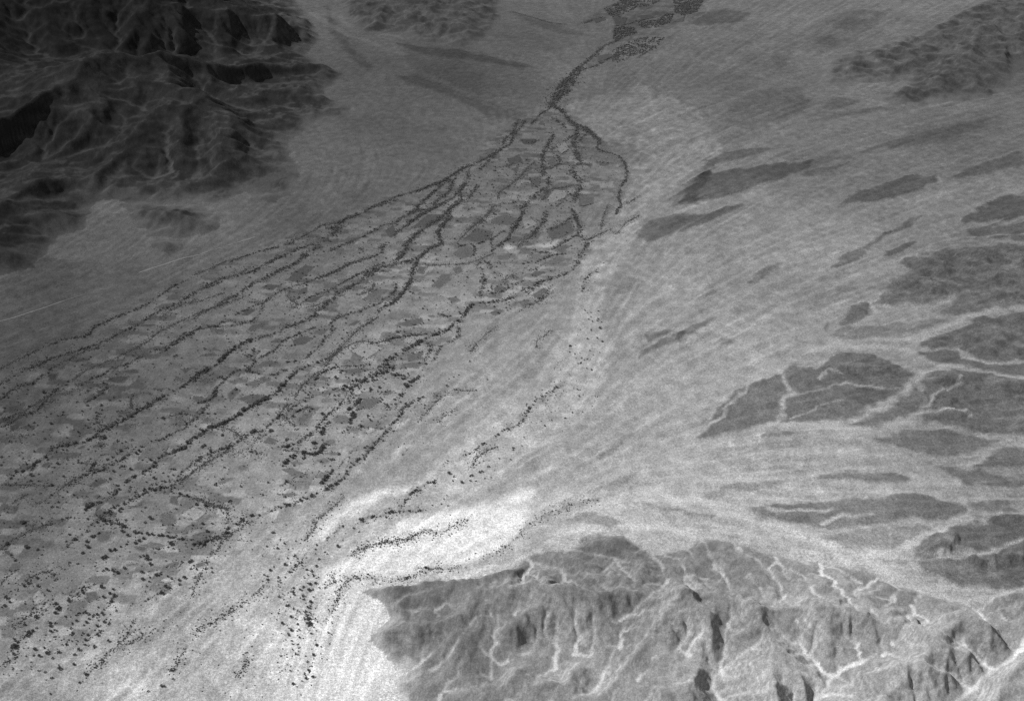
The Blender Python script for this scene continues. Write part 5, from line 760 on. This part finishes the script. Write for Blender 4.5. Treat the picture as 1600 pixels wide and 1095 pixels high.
# places one can find in the picture, used to tell the plants apart
PLACES = [(45,1000,'in the scrub of the lower left corner'),(90,900,'by the pale plots near the left edge'),(30,850,'along the left edge above the dark plot'),(45,760,'left of the forked ditch'),(60,690,'at the left end of the long dark tree row'),(130,700,'under the upper left tree row'),(140,790,'beside the curving left hedge'),(50,600,'on the leftmost upper fan'),(150,650,'round the short upright hedge'),
 (150,850,'below the bent tree row'),(185,815,'at the elbow of the bent tree row'),(235,835,'in the straight row under the dark plot'),(235,760,'in the thick grove at the ditch fork'),(300,780,'right of the dark plot'),(320,840,'near the pale winding streamlet'),(280,920,'at the edge of the bare grey flat'),(215,890,'in the short rows under the lower plots'),(130,950,'beside the lone clump above the scrub'),(250,960,'on the pale flat at lower left'),(265,1060,'by the bottom edge on white ground'),
 (430,880,'at the top of the sandy wash'),(450,930,'in the middle of the sandy wash'),(480,960,'beside the white silt flat'),(465,1010,'at the lower end of the sandy wash'),(530,920,'along the white flat by the hill tip'),(640,890,'behind the dark hill crest'),(380,990,'on the white ground left of the wash'),
 (400,720,'above the long thin hedge'),(470,700,'at the black L shaped hedge'),(500,650,'in the zigzag hedge'),(550,640,'by the two upright hedges'),(590,640,'on the right border of the fan'),(560,720,'on the fan border near white streaks'),(450,780,'along the lower fan border'),(370,830,'at the lower bend of the fan border'),(360,790,'on the speckled plots above the border'),
 (330,640,'on the dark thick row left of centre'),(390,670,'at the meeting of two ditches'),(260,700,'in the heavy straight row'),(200,720,'between the two left ditches'),(350,560,'along the great diagonal row'),(420,590,'around the triangle shaped plot'),(480,560,'in the middle of the fan'),(540,600,'at the west end of the big grove'),(600,575,'in the dense big grove'),(650,560,'at the east end of the big grove'),
 (700,520,'in the black band below the fan tip'),(740,475,'at the knee of the black band'),(800,440,'on the speckled plots of the upper fan'),(850,440,'in the double row near the wash'),(900,380,'at the dark corner grove'),(850,400,'in the short black row'),(780,400,'around the round plot'),(700,400,'in the wavy row of the upper fan'),(650,480,'on pale plots beside the wavy row'),(830,320,'in the upper fan thickets'),(900,270,'along the forked upper stream'),(980,280,'on the outer winding channel'),(870,160,'at the narrow neck of the fan'),(980,50,'in the dark orchards at the top'),(700,290,'on the upper left fan border'),(560,340,'on the long upper border line'),
 (930,540,'in the dotted wash right of centre'),(830,640,'in the lower dotted wash'),(780,690,'along the thin diagonal scrub line'),(740,740,'in the loose row above white silt'),(640,800,'along the upper rim of the white flat'),(580,820,'between the two white flats'),(850,820,'at the east rim of the white flat'),(500,840,'on the speckled slope below the fan')]
PLW = np.array([(a, b) for a, b, _ in PLACES], float)
def ordinal(k):
    k += 1
    return f"{k}{'th' if 10 <= k % 100 <= 20 else {1: 'st', 2: 'nd', 3: 'rd'}.get(k % 10, 'th')}"
def name_them(ids, kind, adj):
    near = np.argmin((sx_[ids][:, None]-PLW[:, 0])**2+((sy_[ids][:, None]-PLW[:, 1])*1.3)**2, 1)
    lab = {}
    for p in np.unique(near):
        g = ids[near == p]; g = g[np.argsort(sx_[g])]
        for k, i in enumerate(g):
            one = 'lone' if len(g) == 1 else f'{ordinal(k)} from left'
            lab[i] = (f'{adj(i)} {kind} {PLACES[p][2]}, {one}', PLACES[p][2])
    return lab
tl = name_them(big_trees, 'tree', lambda i: 'large dark' if PLA[i, 2] > 9.5 else 'dark round')
sl_ = name_them(big_shrubs, 'shrub', lambda i: 'small dark')
for i in big_trees:
    x, y, d, _, z = PLA[i]; v = int(rng.integers(6)); hgt = d*random.uniform(.8, 1.05)
    t = bpy.data.objects.new('tree', None); C.objects.link(t); t.empty_display_size = .5
    t.location = (x, y, z); t.rotation_euler = (0, 0, random.uniform(0, 6.28)); t.scale = (d*random.uniform(.92, 1.12), d*random.uniform(.92, 1.12), hgt)
    t['label'] = tl[i][0]; t['category'] = 'tree'; t['group'] = 'trees '+tl[i][1]
    for nm, me in (('trunk', TRUNKS[v]), ('crown', CROWNS[v])):
        o = bpy.data.objects.new(nm, me); C.objects.link(o); o.parent = t
for i in big_shrubs:
    x, y, d, _, z = PLA[i]
    o = bpy.data.objects.new('shrub', SHRUBS[int(rng.integers(5))]); C.objects.link(o)
    o.location = (x, y, z); o.rotation_euler = (0, 0, random.uniform(0, 6.28)); o.scale = (d*random.uniform(.9, 1.2), d*random.uniform(.9, 1.2), d*random.uniform(.75, 1.0))
    o['label'] = sl_[i][0]; o['category'] = 'shrub'; o['group'] = 'shrubs '+sl_[i][1]
# all the lesser plants: one mass
def mass(name, ids, nclump, mat, label):
    protos = [clump_cloud(nclump, .42, .36 if nclump > 6 else .24, .30 if nclump > 6 else .2, .62/nclump**.45, 600+k) for k in range(6)]
    VV, FF, base = [], [], 0
    for i in ids:
        V, F = protos[int(rng.integers(6))]; x, y, d, _, z = PLA[i]
        a = random.uniform(0, 6.28); ca, sa = math.cos(a), math.sin(a); e1, e2 = d*random.uniform(.9, 1.2), d*random.uniform(.9, 1.2)
        P = np.empty((len(V), 3), np.float32)
        P[:, 0] = x+(V[:, 0]*ca-V[:, 1]*sa)*e1; P[:, 1] = y+(V[:, 0]*sa+V[:, 1]*ca)*e2; P[:, 2] = z+V[:, 2]*d
        VV.append(P); FF.append(np.array(F)+base); base += len(V)
    V = np.vstack(VV); F = np.vstack(FF)
    me = bpy.data.meshes.new(name)
    me.vertices.add(len(V)); me.vertices.foreach_set('co', V.ravel())
    me.loops.add(F.size); me.loops.foreach_set('vertex_index', F.ravel().astype(np.int32))
    me.polygons.add(len(F)); me.polygons.foreach_set('loop_start', np.arange(0, F.size, 3, dtype=np.int32)); me.update(calc_edges=True)
    me.materials.append(mat)
    o = bpy.data.objects.new(name, me); C.objects.link(o); o['kind'] = 'stuff'; o['label'] = label; o['category'] = 'vegetation'
mass('tree_vegetation', np.where(rest & is_tree)[0], 7, M_LEAF, 'countless smaller trees lining the ditches of the fan')
mass('scrub_vegetation', np.where(rest & ~is_tree)[0], 2, M_SCRUB, 'countless low scrub bushes dotted over fan and washes')
print('PLANTS', len(PLA), int(is_tree.sum()), int(seen.sum()))
